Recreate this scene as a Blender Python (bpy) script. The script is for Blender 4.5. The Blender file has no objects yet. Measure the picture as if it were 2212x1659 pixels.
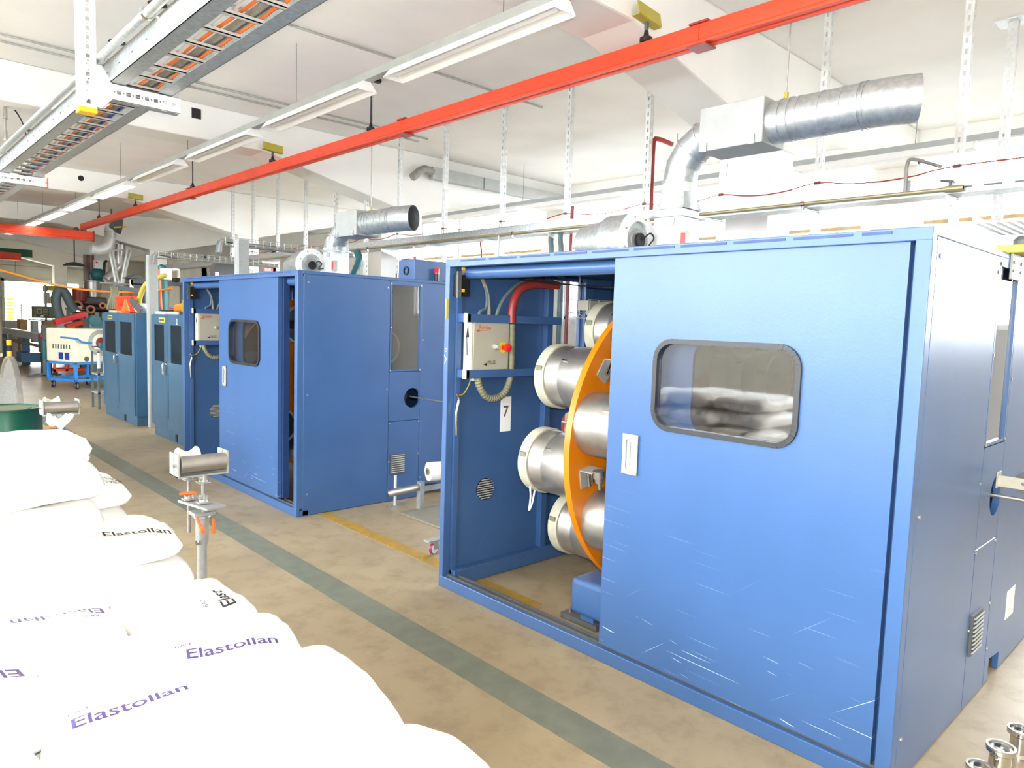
import bpy, bmesh, math, random
import numpy as np
from mathutils import Vector, Matrix

random.seed(7)
sc = bpy.context.scene
COL = sc.collection
# ------------------------------------------------------------------ camera, light, exposure
FPX = 1538.70
CAMR = np.array([[0.72889335, -0.68389567, 0.03164168],
                 [-0.03543489, -0.08384114, -0.9958489],
                 [0.68370963, 0.72474642, -0.08534502]])
CAMC = np.array([-2.91090521, -0.8764001, 1.79907887])
cd = bpy.data.cameras.new('camera'); cam = bpy.data.objects.new('camera', cd); COL.objects.link(cam)
cd.sensor_fit = 'HORIZONTAL'; cd.sensor_width = 36.0; cd.lens = 36.0 * FPX / 2212.0
cd.clip_start = 0.05; cd.clip_end = 300
m4 = Matrix.Identity(4)
for i in range(3):
    m4[i][0] = CAMR[0][i]; m4[i][1] = -CAMR[1][i]; m4[i][2] = -CAMR[2][i]; m4[i][3] = CAMC[i]
cam.matrix_world = m4
sc.camera = cam

def at(u, v, X=None, Y=None, Z=None):
    """where the sight line through a point of the photograph meets a real plane of the hall"""
    r = CAMR.T @ np.array([(u - 1106) / FPX, (v - 829.5) / FPX, 1.0])
    if X is not None: t = (X - CAMC[0]) / r[0]
    elif Y is not None: t = (Y - CAMC[1]) / r[1]
    else: t = (Z - CAMC[2]) / r[2]
    return Vector(CAMC + t * r)

world = bpy.data.worlds.new('world'); sc.world = world; world.use_nodes = True
bg = world.node_tree.nodes['Background']
wn = world.node_tree.nodes; wl_ = world.node_tree.links
wtc = wn.new('ShaderNodeTexCoord'); wsp = wn.new('ShaderNodeSeparateXYZ'); wmr = wn.new('ShaderNodeMapRange'); wrp = wn.new('ShaderNodeMixRGB')
wmr.inputs[1].default_value = -0.10; wmr.inputs[2].default_value = 0.04
wrp.inputs[1].default_value = (0.16, 0.16, 0.15, 1); wrp.inputs[2].default_value = (0.95, 0.975, 1.0, 1)   # pale ground below the horizon, bright overcast sky above
wl_.new(wtc.outputs['Generated'], wsp.inputs[0]); wl_.new(wsp.outputs[2], wmr.inputs[0]); wl_.new(wmr.outputs[0], wrp.inputs[0]); wl_.new(wrp.outputs[0], bg.inputs[0])
bg.inputs[1].default_value = 9.0

def area_light(name, loc, rot, sx, sy, power, color=(1, 1, 1), portal=False):
    l = bpy.data.lights.new(name, 'AREA'); l.shape = 'RECTANGLE'; l.size = sx; l.size_y = sy; l.energy = power; l.color = color
    if portal: l.cycles.is_portal = True
    o = bpy.data.objects.new(name, l); COL.objects.link(o); o.location = loc; o.rotation_euler = rot
    return o
# daylight portals in the window bands of both long walls
area_light('daylight_back', (7.3, 5.5, 3.05), (0, math.radians(90), 0), 2.4, 18.5, 1, portal=True)
area_light('daylight_front', (-8.3, 5.5, 2.85), (0, math.radians(-90), 0), 2.6, 18.5, 1, portal=True)
# the camera's own flash
fl = bpy.data.lights.new('camera_flash', 'POINT'); fl.energy = 170; fl.shadow_soft_size = 0.04; fl.color = (1.0, 0.97, 0.92)
fo = bpy.data.objects.new('camera_flash', fl); COL.objects.link(fo)
fo.location = Vector(CAMC) + Vector((0.02, -0.02, 0.09))

sc.view_settings.view_transform = 'Standard'; sc.view_settings.look = 'None'
sc.view_settings.gamma = 1.0; sc.view_settings.use_curve_mapping = False
sc.view_settings.exposure = 1.5
sc.cycles.max_bounces = 8; sc.cycles.diffuse_bounces = 5; sc.cycles.glossy_bounces = 4; sc.cycles.transparent_max_bounces = 12
sc.cycles.sample_clamp_indirect = 6.0; sc.cycles.caustics_reflective = False; sc.cycles.caustics_refractive = False

# ------------------------------------------------------------------ materials
def s2l(c):
    out = []
    for x in c:
        x = x / 255.0
        out.append(x / 12.92 if x <= 0.04045 else ((x + 0.055) / 1.055) ** 2.4)
    return tuple(out) + (1.0,)

def mat(name, rgb, rough=0.5, metal=0.0, var=0.12, scale=6.0, bump=0.0, bscale=60.0, rgb2=None, spec=0.5, coat=0.0):
    m = bpy.data.materials.new(name); m.use_nodes = True
    nt = m.node_tree; N = nt.nodes; Lk = nt.links
    p = N['Principled BSDF']
    p.inputs['Roughness'].default_value = rough; p.inputs['Metallic'].default_value = metal
    p.inputs['Specular IOR Level'].default_value = spec
    if coat: p.inputs['Coat Weight'].default_value = coat; p.inputs['Coat Roughness'].default_value = 0.1
    c = s2l(rgb)
    tc = N.new('ShaderNodeTexCoord')
    if var > 0 or rgb2:
        nz = N.new('ShaderNodeTexNoise'); nz.inputs['Scale'].default_value = scale; nz.inputs['Detail'].default_value = 5
        Lk.new(tc.outputs['Object'], nz.inputs['Vector'])
        rp = N.new('ShaderNodeValToRGB')
        c2 = s2l(rgb2) if rgb2 else tuple(max(0, x * (1 - var)) for x in c[:3]) + (1,)
        c1 = c if rgb2 else tuple(min(1, x * (1 + var * 0.6)) for x in c[:3]) + (1,)
        rp.color_ramp.elements[0].position = 0.35; rp.color_ramp.elements[1].position = 0.65
        rp.color_ramp.elements[0].color = c2; rp.color_ramp.elements[1].color = c1
        Lk.new(nz.outputs['Fac'], rp.inputs[0]); Lk.new(rp.outputs[0], p.inputs['Base Color'])
    else:
        p.inputs['Base Color'].default_value = c
    if bump:
        nb = N.new('ShaderNodeTexNoise'); nb.inputs['Scale'].default_value = bscale; nb.inputs['Detail'].default_value = 4
        Lk.new(tc.outputs['Object'], nb.inputs['Vector'])
        b = N.new('ShaderNodeBump'); b.inputs['Strength'].default_value = bump; b.inputs['Distance'].default_value = 0.01
        Lk.new(nb.outputs['Fac'], b.inputs['Height']); Lk.new(b.outputs[0], p.inputs['Normal'])
    return m

def glass(name, tint=(0.8, 0.85, 0.88), gloss=0.12, rough=0.02):
    m = bpy.data.materials.new(name); m.use_nodes = True
    nt = m.node_tree; N = nt.nodes; Lk = nt.links
    for n in list(N):
        if n.type != 'OUTPUT_MATERIAL': N.remove(n)
    out = [n for n in N if n.type == 'OUTPUT_MATERIAL'][0]
    t = N.new('ShaderNodeBsdfTransparent'); t.inputs[0].default_value = tuple(tint) + (1,)
    g = N.new('ShaderNodeBsdfGlossy'); g.inputs['Roughness'].default_value = rough
    fr = N.new('ShaderNodeFresnel'); fr.inputs[0].default_value = 1.5
    ad = N.new('ShaderNodeMath'); ad.operation = 'ADD'; ad.use_clamp = True; ad.inputs[1].default_value = gloss
    mx = N.new('ShaderNodeMixShader')
    # front faces only: the rear side of a pane must not reflect totally
    ge = N.new('ShaderNodeNewGeometry'); iv = N.new('ShaderNodeMath'); iv.operation = 'SUBTRACT'; iv.inputs[0].default_value = 1.0
    mu = N.new('ShaderNodeMath'); mu.operation = 'MULTIPLY'
    Lk.new(ge.outputs['Backfacing'], iv.inputs[1]); Lk.new(fr.outputs[0], ad.inputs[0])
    Lk.new(ad.outputs[0], mu.inputs[0]); Lk.new(iv.outputs[0], mu.inputs[1]); Lk.new(mu.outputs[0], mx.inputs[0])
    Lk.new(t.outputs[0], mx.inputs[1]); Lk.new(g.outputs[0], mx.inputs[2]); Lk.new(mx.outputs[0], out.inputs[0])
    return m

def emit(name, rgb, strength):
    m = bpy.data.materials.new(name); m.use_nodes = True
    p = m.node_tree.nodes['Principled BSDF']
    p.inputs['Base Color'].default_value = s2l(rgb)
    p.inputs['Emission Color'].default_value = s2l(rgb); p.inputs['Emission Strength'].default_value = strength
    return m

BLUE = (60, 93, 140)
M = dict(
    blue=mat('blue_paint', BLUE, 0.33, var=0.07, scale=2.5, bump=0.04, bscale=90),
    blue2=mat('steel_blue_paint', (56, 96, 130), 0.4, var=0.10, scale=3),
    cab=mat('cabinet_blue_grey', (62, 93, 117), 0.4, var=0.10, scale=3),
    darkblue=mat('dark_blue', (38, 62, 110), 0.5, var=0.15),
    black=mat('black_plastic', (26, 26, 28), 0.45, var=0.2),
    rubber=mat('black_rubber', (34, 36, 37), 0.4, var=0.1),
    orange=mat('orange_paint', (212, 118, 8), 0.35, var=0.10, scale=3),
    red=mat('crane_red', (228, 70, 36), 0.4, var=0.08, scale=3),
    redpipe=mat('red_oxide', (150, 52, 46), 0.4, var=0.15),
    steel=mat('brushed_steel', (180, 177, 171), 0.40, 0.9, var=0.10, scale=14),
    chrome=mat('polished_steel', (215, 215, 212), 0.12, 1.0, var=0.04),
    galv=mat('galvanised', (186, 192, 192), 0.42, 0.75, var=0.16, scale=30, bump=0.03),
    galvw=mat('galvanised_pale', (212, 215, 213), 0.5, 0.3, var=0.08, scale=30),
    alu=mat('grey_hammer_paint', (168, 170, 166), 0.45, 0.3, var=0.10, scale=40),
    grey=mat('grey_paint', (165, 168, 164), 0.5, var=0.08),
    dgrey=mat('dark_grey', (86, 88, 88), 0.5, var=0.12),
    beige=mat('beige_band', (180, 176, 156), 0.5, var=0.10, scale=20),
    boxgrey=mat('switch_box_grey', (170, 168, 152), 0.45, var=0.05),
    cream=mat('cream_paint', (238, 234, 208), 0.45, var=0.05),
    white=mat('white_paint', (248, 248, 247), 0.5, var=0.03),
    wall=mat('white_wall', (240, 239, 234), 0.85, var=0.06, scale=1.2, bump=0.03, bscale=20),
    ceil=mat('concrete_ceiling_paint', (236, 235, 231), 0.85, var=0.06, scale=0.9, bump=0.04, bscale=15),
    farwall=mat('grey_panel_wall', (196, 194, 182), 0.8, var=0.05, scale=2),
    wood=mat('pale_wood', (216, 182, 132), 0.55, var=0.15, scale=12),
    card=mat('cardboard', (176, 138, 92), 0.8, var=0.12, scale=10),
    hose=mat('grey_green_hose', (122, 122, 96), 0.55, var=0.15, scale=20),
    hosed=mat('slate_hose', (92, 108, 110), 0.5, var=0.12),
    green=mat('drum_green', (14, 82, 62), 0.35, var=0.14, scale=5),
    teal=mat('teal_paint', (40, 104, 110), 0.4, var=0.14),
    yellow=mat('yellow', (244, 196, 30), 0.45, var=0.10),
    lime=mat('dull_yellow', (178, 166, 66), 0.5, var=0.10),
    signal=mat('signal_orange', (250, 106, 30), 0.4, var=0.06),
    redp=mat('signal_red', (214, 40, 40), 0.35, var=0.06),
    sack=mat('white_sack', (246, 244, 238), 0.42, var=0.03, bump=0.25, bscale=9),
    ink=mat('violet_ink', (66, 50, 104), 0.6, var=0.05),
    inkk=mat('black_ink', (30, 30, 32), 0.7, var=0.0),
    inkr=mat('red_ink', (206, 84, 58), 0.7, var=0.0),
    chalk=mat('chalk_white', (232, 236, 240), 0.8, var=0.05),
    bluecable=mat('blue_cable', (34, 62, 170), 0.45, var=0.1),
    brass=mat('dull_brass', (158, 148, 112), 0.4, 0.4, var=0.1),
    magenta=mat('dark_magenta', (138, 34, 74), 0.5, var=0.05),
    plate=mat('stone_grey_plate', (132, 126, 110), 0.6, var=0.1),
    orcable=mat('orange_cable', (250, 128, 58), 0.45, var=0.1),
    grcable=mat('grey_cable', (140, 138, 132), 0.55, var=0.15, scale=20),
    stripe=mat('grey_floor_stripe', (112, 114, 98), 0.55, var=0.12, scale=9),
    ystripe=mat('worn_yellow_stripe', (172, 132, 24), 0.55, rgb2=(144, 120, 64), scale=10),
    lightblue=mat('trolley_blue', (52, 140, 226), 0.4, var=0.08),
    mirror=mat('luminaire_reflector', (228, 228, 232), 0.25, 0.8, var=0.03),
    lamp=emit('lit_tube', (255, 252, 240), 9.0),
    tube=mat('unlit_tube', (236, 236, 238), 0.3, var=0.0),
    redlens=mat('red_lens', (226, 30, 52), 0.2, var=0.03),
    pane=glass('window_pane', (0.97, 0.985, 1.0), 0.02),
    acryl=glass('machine_window', (0.78, 0.80, 0.82), 0.16, 0.03),
    tinted=glass('tinted_cabinet_window', (0.72, 0.70, 0.68), 0.14, 0.10),
)
def floor_mat():
    m = mat('tan_floor_coating', (166, 149, 118), 0.42, rgb2=(150, 133, 103), scale=1.1, bump=0.02, bscale=40)
    nt = m.node_tree; N = nt.nodes; Lk = nt.links
    p = N['Principled BSDF']; src = p.inputs['Base Color'].links[0].from_socket
    tc = [n for n in N if n.type == 'TEX_COORD'][0]
    n2 = N.new('ShaderNodeTexNoise'); n2.inputs['Scale'].default_value = 5.5; n2.inputs['Detail'].default_value = 8; n2.inputs['Roughness'].default_value = 0.7
    Lk.new(tc.outputs['Object'], n2.inputs['Vector'])
    r2 = N.new('ShaderNodeValToRGB'); r2.color_ramp.elements[0].position = 0.34; r2.color_ramp.elements[1].position = 0.52
    r2.color_ramp.elements[0].color = s2l((150, 128, 100)); r2.color_ramp.elements[1].color = (1, 1, 1, 1)
    Lk.new(n2.outputs['Fac'], r2.inputs[0])
    mx = N.new('ShaderNodeMixRGB'); mx.blend_type = 'MULTIPLY'; mx.inputs[0].default_value = 0.30
    Lk.new(src, mx.inputs[1]); Lk.new(r2.outputs[0], mx.inputs[2]); Lk.new(mx.outputs[0], p.inputs['Base Color'])
    return m
M['floor'] = floor_mat()
def door_mat():
    """blue paint worn by fine pale scratches on its lower half"""
    m = mat('scratched_blue_paint', BLUE, 0.3, var=0.05, scale=2.0, bump=0.04, bscale=90)
    nt = m.node_tree; N = nt.nodes; Lk = nt.links
    p = N['Principled BSDF']; src = p.inputs['Base Color'].links[0].from_socket
    tc = [n for n in N if n.type == 'TEX_COORD'][0]
    acc = None
    for ang, sx, sy, thr, seed, zlo, zhi in ((-2, 1.4, 160, 0.715, 1, 0.0, 1.0), (38, 1.1, 120, 0.725, 4, 0.0, 0.8), (-8, 5, 90, 0.73, 9, 0.0, 0.45)):
        mp = N.new('ShaderNodeMapping'); mp.inputs['Rotation'].default_value = (math.radians(ang), 0, 0)
        mp.inputs['Location'].default_value = (seed, seed * 1.7, seed)
        mp2 = N.new('ShaderNodeMapping'); mp2.inputs['Scale'].default_value = (1, sx, sy)
        nz = N.new('ShaderNodeTexNoise'); nz.inputs['Scale'].default_value = 1.0; nz.inputs['Detail'].default_value = 1
        Lk.new(tc.outputs['Object'], mp.inputs[0]); Lk.new(mp.outputs[0], mp2.inputs[0]); Lk.new(mp2.outputs[0], nz.inputs['Vector'])
        r = N.new('ShaderNodeMapRange'); r.inputs[1].default_value = thr; r.inputs[2].default_value = thr + 0.03
        Lk.new(nz.outputs['Fac'], r.inputs[0])
        sp = N.new('ShaderNodeSeparateXYZ'); Lk.new(tc.outputs['Object'], sp.inputs[0])
        h = N.new('ShaderNodeMapRange'); h.inputs[1].default_value = zhi; h.inputs[2].default_value = zlo + 0.1; Lk.new(sp.outputs[2], h.inputs[0])
        mu = N.new('ShaderNodeMath'); mu.operation = 'MULTIPLY'; Lk.new(r.outputs[0], mu.inputs[0]); Lk.new(h.outputs[0], mu.inputs[1])
        if acc is None: acc = mu.outputs[0]
        else:
            a = N.new('ShaderNodeMath'); a.operation = 'MAXIMUM'; Lk.new(acc, a.inputs[0]); Lk.new(mu.outputs[0], a.inputs[1]); acc = a.outputs[0]
    mx = N.new('ShaderNodeMixRGB'); mx.inputs[2].default_value = s2l((190, 215, 240))
    Lk.new(acc, mx.inputs[0]); Lk.new(src, mx.inputs[1]); Lk.new(mx.outputs[0], p.inputs['Base Color'])
    return m
M['door'] = door_mat()

# ------------------------------------------------------------------ mesh helpers
LOC = {}
def V(*a): return Vector(a if len(a) == 3 else a[0])
def frame_of(d):
    d = Vector(d).normalized()
    a = Vector((0, 0, 1)) if abs(d.z) < 0.9 else Vector((1, 0, 0))
    x = d.cross(a).normalized(); y = d.cross(x).normalized()
    return d, x, y
def catmull(pts, n=6):
    pts = [Vector(p) for p in pts]
    if len(pts) < 3: return pts
    P = [pts[0] * 2 - pts[1]] + pts + [pts[-1] * 2 - pts[-2]]
    out = []
    for i in range(1, len(P) - 2):
        for k in range(n):
            t = k / n; a, b, c, d = P[i - 1], P[i], P[i + 1], P[i + 2]
            out.append(0.5 * ((2 * b) + (c - a) * t + (2 * a - 5 * b + 4 * c - d) * t * t + (-a + 3 * b - 3 * c + d) * t ** 3))
    out.append(pts[-1]); return out

class MB:
    def __init__(s): s.v = []; s.f = []
    def add(s, vs, fs):
        o = len(s.v); s.v += [tuple(v) for v in vs]; s.f += [tuple(i + o for i in f) for f in fs]; return s
    def box(s, x0, x1, y0, y1, z0, z1):
        if x0 > x1: x0, x1 = x1, x0
        if y0 > y1: y0, y1 = y1, y0
        if z0 > z1: z0, z1 = z1, z0
        return s.add([(x0, y0, z0), (x1, y0, z0), (x1, y1, z0), (x0, y1, z0), (x0, y0, z1), (x1, y0, z1), (x1, y1, z1), (x0, y1, z1)],
                     [(0, 3, 2, 1), (4, 5, 6, 7), (0, 1, 5, 4), (1, 2, 6, 5), (2, 3, 7, 6), (3, 0, 4, 7)])
    def obox(s, c, a, b, d):
        c, a, b, d = Vector(c), Vector(a), Vector(b), Vector(d)
        vs = [c + a * i + b * j + d * k for k in (-1, 1) for (i, j) in ((-1, -1), (1, -1), (1, 1), (-1, 1))]
        return s.add(vs, [(0, 3, 2, 1), (4, 5, 6, 7), (0, 1, 5, 4), (1, 2, 6, 5), (2, 3, 7, 6), (3, 0, 4, 7)])
    def beam(s, p0, p1, w, h, up=(0, 0, 1)):
        p0, p1 = Vector(p0), Vector(p1); d = (p1 - p0); L = d.length; d.normalize()
        u = Vector(up); x = d.cross(u)
        if x.length < 1e-4: x = d.cross(Vector((1, 0, 0)))
        x.normalize(); u = x.cross(d).normalized()
        return s.obox((p0 + p1) / 2, d * L / 2, x * w / 2, u * h / 2)
    def cyl(s, p0, p1, r0, r1=None, n=16, caps=True):
        return s.lathe(p0, Vector(p1) - Vector(p0), [(r0, 0), (r0 if r1 is None else r1, (Vector(p1) - Vector(p0)).length)], n, caps)
    def lathe(s, p0, axis, prof, n=20, caps=True):
        d, x, y = frame_of(axis); p0 = Vector(p0); vs = []; fs = []
        for (r, h) in prof:
            for k in range(n):
                a = 2 * math.pi * k / n
                vs.append(p0 + d * h + x * (r * math.cos(a)) + y * (r * math.sin(a)))
        for i in range(len(prof) - 1):
            for k in range(n):
                k2 = (k + 1) % n
                fs.append((i * n + k, (i + 1) * n + k, (i + 1) * n + k2, i * n + k2))
        if caps:
            if prof[0][0] > 1e-6: fs.append(tuple(range(n)))
            if prof[-1][0] > 1e-6: fs.append(tuple((len(prof) - 1) * n + k for k in reversed(range(n))))
        return s.add(vs, fs)
    def ring(s, c, axis, ro, ri, h, n=24):
        c = Vector(c); ax = Vector(axis).normalized()
        return s.lathe(c, ax, [(ri, 0), (ro, 0), (ro, h), (ri, h), (ri, 0)], n, False)
    def tube(s, pts, r, n=8, smooth=6, caps=True):
        P = catmull(pts, smooth) if smooth else [Vector(p) for p in pts]
        rr = r if callable(r) else (lambda t: r)
        vs = []; fs = []; up = None
        for i, p in enumerate(P):
            d = (P[min(i + 1, len(P) - 1)] - P[max(i - 1, 0)]).normalized()
            if up is None: _, x, y = frame_of(d)
            else:
                x = (up - d * up.dot(d)); x = x.normalized() if x.length > 1e-5 else frame_of(d)[1]; y = d.cross(x)
            up = x; q = rr(i / max(1, len(P) - 1))
            for k in range(n):
                a = 2 * math.pi * k / n; vs.append(p + x * (q * math.cos(a)) + y * (q * math.sin(a)))
        for i in range(len(P) - 1):
            for k in range(n):
                k2 = (k + 1) % n; fs.append((i * n + k, i * n + k2, (i + 1) * n + k2, (i + 1) * n + k))
        if caps: fs += [tuple(reversed(range(n))), tuple((len(P) - 1) * n + k for k in range(n))]
        return s.add(vs, fs)
    def prism(s, poly, org, ax, ay, az, h):
        """polygon (a,b) in the plane org + a*ax + b*ay, pushed along az by h"""
        org, ax, ay, az = Vector(org), Vector(ax), Vector(ay), Vector(az); n = len(poly)
        vs = [org + ax * a + ay * b for a, b in poly] + [org + ax * a + ay * b + az * h for a, b in poly]
        fs = [tuple(range(n)), tuple(reversed(range(n, 2 * n)))] + [(i, i + n, (i + 1) % n + n, (i + 1) % n) for i in range(n)]
        return s.add(vs, fs)
    def holed(s, outer, inner, org, ax, ay, az, h):
        """plate between an outer loop and an inner loop of equally many points"""
        org, ax, ay, az = Vector(org), Vector(ax), Vector(ay), Vector(az); n = len(outer)
        vs = [org + ax * a + ay * b + az * k for k in (0, h) for loop in (outer, inner) for a, b in loop]
        fs = []
        for i in range(n):
            j = (i + 1) % n
            fs += [(i, j, n + j, n + i), (2 * n + i, 3 * n + i, 3 * n + j, 2 * n + j), (i, 2 * n + i, 2 * n + j, j), (n + i, n + j, 3 * n + j, 3 * n + i)]
        return s.add(vs, fs)
    def sphere(s, c, r, n=12, m=8, sc_=(1, 1, 1)):
        c = Vector(c); prof = []
        vs = []; fs = []
        for i in range(m + 1):
            t = math.pi * i / m
            for k in range(n):
                a = 2 * math.pi * k / n
                vs.append((c.x + r * sc_[0] * math.sin(t) * math.cos(a), c.y + r * sc_[1] * math.sin(t) * math.sin(a), c.z + r * sc_[2] * math.cos(t)))
        for i in range(m):
            for k in range(n):
                k2 = (k + 1) % n; fs.append((i * n + k, (i + 1) * n + k, (i + 1) * n + k2, i * n + k2))
        return s.add(vs, fs)
    def build(s, name, material, parent=None, smooth=False, bevel=0.0, kind=None, label=None, seg=2):
        off = LOC.get(parent.name, Vector((0, 0, 0))) if parent is not None else Vector((0, 0, 0))
        me = bpy.data.meshes.new(name)
        me.from_pydata([(v[0] - off.x, v[1] - off.y, v[2] - off.z) for v in s.v], [], s.f)
        bm = bmesh.new(); bm.from_mesh(me)
        bmesh.ops.recalc_face_normals(bm, faces=bm.faces); bm.to_mesh(me); bm.free()
        mm = M[material] if isinstance(material, str) else material
        me.materials.append(mm)
        if smooth:
            me.polygons.foreach_set('use_smooth', [True] * len(me.polygons))
            me.set_sharp_from_angle(angle=math.radians(38))
        o = bpy.data.objects.new(name, me); COL.objects.link(o)
        if parent is not None: o.parent = parent
        LOC[o.name] = off
        if bevel:
            b = o.modifiers.new('bevel', 'BEVEL'); b.width = bevel; b.segments = seg; b.limit_method = 'ANGLE'; b.angle_limit = math.radians(40)
        if kind: o['kind'] = kind
        if label: o['label'] = label
        return o

def rrect(x0, x1, y0, y1, r, n=5):
    out = []
    for cx, cy, a0 in ((x1 - r, y1 - r, 0), (x0 + r, y1 - r, 90), (x0 + r, y0 + r, 180), (x1 - r, y0 + r, 270)):
        for k in range(n + 1):
            a = math.radians(a0 + 90 * k / n); out.append((cx + r * math.cos(a), cy + r * math.sin(a)))
    return out
def to_rect(loop, x0, x1, y0, y1):
    """outer rectangle loop with as many points as the inner loop (four quadrants from the top right on, counter-clockwise)"""
    m = len(loop) // 4; h = m // 2; out = []
    for i, (a, b) in enumerate(loop):
        q, j = divmod(i, m); k = 0 if j < h else 1 if j == h else 2
        out.append((((x1, b), (x1, y1), (a, y1)), ((a, y1), (x0, y1), (x0, b)), ((x0, b), (x0, y0), (a, y0)), ((a, y0), (x1, y0), (x1, b)))[min(q, 3)][k])
    return out
def circle(cx, cy, r, n=28):
    return [(cx + r * math.cos(2 * math.pi * (k + .5) / n), cy + r * math.sin(2 * math.pi * (k + .5) / n)) for k in range(n)]

def thing(name, label, cat, loc=(0, 0, 0), group=None):
    o = bpy.data.objects.new(name, None); COL.objects.link(o); o.location = loc
    o['label'] = label; o['category'] = cat
    if group: o['group'] = group
    LOC[o.name] = Vector(loc); return o
def tag(o, label, cat, group=None):
    o['label'] = label; o['category'] = cat
    if group: o['group'] = group
    return o
def struct(o): o['kind'] = 'structure'; return o
def dup(root, off, label=None, group=None):
    r = root.copy(); COL.objects.link(r); r.location = root.location + Vector(off)
    LOC[r.name] = LOC[root.name] + Vector(off)
    if label: r['label'] = label
    if group: r['group'] = group
    kids = {}
    for c in root.children:
        d = c.copy(); COL.objects.link(d); d.parent = r; kids[c.name] = d
        for g in c.children:
            e = g.copy(); COL.objects.link(e); e.parent = d
    return r
def dup1(o, parent=None):
    d = o.copy(); COL.objects.link(d)
    if parent is not None: d.parent = parent
    return d

_tx = {}
def text_mesh(body, size=1.0):
    if body not in _tx:
        c = bpy.data.curves.new('lettering', 'FONT'); c.body = body; c.size = 1.0; c.resolution_u = 3; c.extrude = 0; c.offset = 0.012
        o = bpy.data.objects.new('lettering', c); COL.objects.link(o)
        dg = bpy.context.evaluated_depsgraph_get()
        me = bpy.data.meshes.new_from_object(o.evaluated_get(dg))
        _tx[body] = ([(v.co.x, v.co.y) for v in me.vertices], [tuple(p.vertices) for p in me.polygons])
        COL.objects.unlink(o); bpy.data.objects.remove(o); bpy.data.curves.remove(c); bpy.data.meshes.remove(me)
    vs, fs = _tx[body]
    return [(a * size, b * size) for a, b in vs], fs
def flat_text(mb, body, size, org, ax, ay):
    vs, fs = text_mesh(body, size); org, ax, ay = Vector(org), Vector(ax), Vector(ay)
    return mb.add([org + ax * a + ay * b for a, b in vs], fs)

X_, Y_, Z_ = Vector((1, 0, 0)), Vector((0, 1, 0)), Vector((0, 0, 1))

# ================================================================== THE HALL
CEIL = 4.35
fl_ = struct(MB().box(-8.2, 7.2, -8.2, 33.2, -0.15, 0).build('floor', 'floor'))
def floor_child(name, m, *b):
    return MB().box(*b).build(name, m, fl_)
floor_child('floor_stripe', 'stripe', -0.68, -0.48, -6, 17.5, 0.0, 0.003)
floor_child('yellow_stripe', 'ystripe', 0.20, 0.32, 2.2, 5.05, 0.0, 0.003)
floor_child('gate_apron', 'farwall', -2, 8, 33.2, 45, -0.15, -0.01)
fp = MB().box(0.82, 2.2, 3.1, 4.55, 0, 0.012).build('cover_plate', 'plate', fl_)
ce = struct(MB().box(-8.2, 7.2, -8.2, 33.2, CEIL, CEIL + 0.2).build('ceiling', 'ceil'))
for q in ((340, 10), (253, 92), (60, 282)):
    p = at(*q, Z=CEIL - 0.004); MB().cyl(p, p + Vector((0, 0, 0.004)), 0.075, n=18).build('lamp_hole', 'black', ce)
cond = MB()
for (u, v) in ((595, 221), (740, 92), (30, 97)):
    p = at(u, v, Z=CEIL - 0.02); cond.tube([(-7.9, p.y, CEIL - 0.015), (3.2, p.y, CEIL - 0.015)], 0.011, 6, 0)
tag(cond.build('ceiling_conduit', 'grey'), 'thin pale conduits clipped across the ceiling slab between the beams', 'conduit')
BY = [2.6 + 5.97 * k for k in range(-1, 6)]
hx = [(-8.1, CEIL), (-8.1, 3.93), (1.2, 3.93), (3.3, 3.47), (3.75, 3.47), (5.7, 3.93), (7.1, 3.93), (7.1, CEIL)]
for k, y in enumerate(BY):
    b = struct(MB().prism(hx, (0, y - 0.25, 0), X_, Z_, Y_, 0.5).build('trim_%d' % (k + 1), 'ceil', bevel=0.02))
    if k == 2:
        p = at(423, 245, Y=y - 0.251); MB().box(p.x - 0.05, p.x + 0.06, y - 0.255, y - 0.2, p.z - 0.06, p.z + 0.06).build('broken_recess', 'black', b)
    if k == 3:
        p = at(175, 385, Y=y - 0.251); MB().cyl(p, p + Vector((0, 0.03, 0)), 0.05).build('round_recess', 'black', b)
    c = struct(MB().box(3.3, 3.75, y - 0.225, y + 0.225, 0, 3.5).build('trim_%d' % (k + 11), 'wall', bevel=0.015))
# long walls with window bands
def window_wall(side, x, xi, sill, head, first):
    w = MB(); w.box(x, xi, -8.2, 33.2, 0, sill); w.box(x, xi, -8.2, 33.2, head, CEIL)
    for y in BY: w.box(x, xi, y - 0.25, y + 0.25, sill, head)
    w.box(x, xi, -8.2, BY[0] - 0.25, sill, head); w.box(x, xi, BY[3] + 0.25, 33.2, sill, head)
    struct(w.build('wall_' + side, 'wall'))
    for k in range(3):
        y0, y1 = BY[k] + 0.25, BY[k + 1] - 0.25; xm = (x + xi) / 2
        fr = MB()
        for (a, b, c, d) in ((y0, y0 + 0.06, sill, head), (y1 - 0.06, y1, sill, head), (y0, y1, sill, sill + 0.06), (y0, y1, head - 0.06, head)):
            fr.box(xm - 0.04, xm + 0.04, a, b, c, d)
        f = struct(fr.build('window_%d' % (first + k), 'white'))
        for j in range(4):
            a = y0 + (y1 - y0) * j / 4; b = y0 + (y1 - y0) * (j + 1) / 4
            MB().box(xm - 0.006, xm + 0.006, a + 0.03, b - 0.03, sill + 0.05, head - 0.05).build('pane', 'pane', f)
            if j: MB().box(xm - 0.03, xm + 0.03, a - 0.03, a + 0.03, sill, head).build('mullion', 'white', f)
            MB().box(xm - 0.035, xm + 0.03, a + 0.16, b - 0.1, 3.2, 3.245).build('sash_rail', 'wood' if side == 'back' else 'white', f)
window_wall('back', 7.0, 7.2, 1.9, 4.15, 1)
window_wall('front', -8.2, -8.0, 1.6, 4.1, 21)
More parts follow.
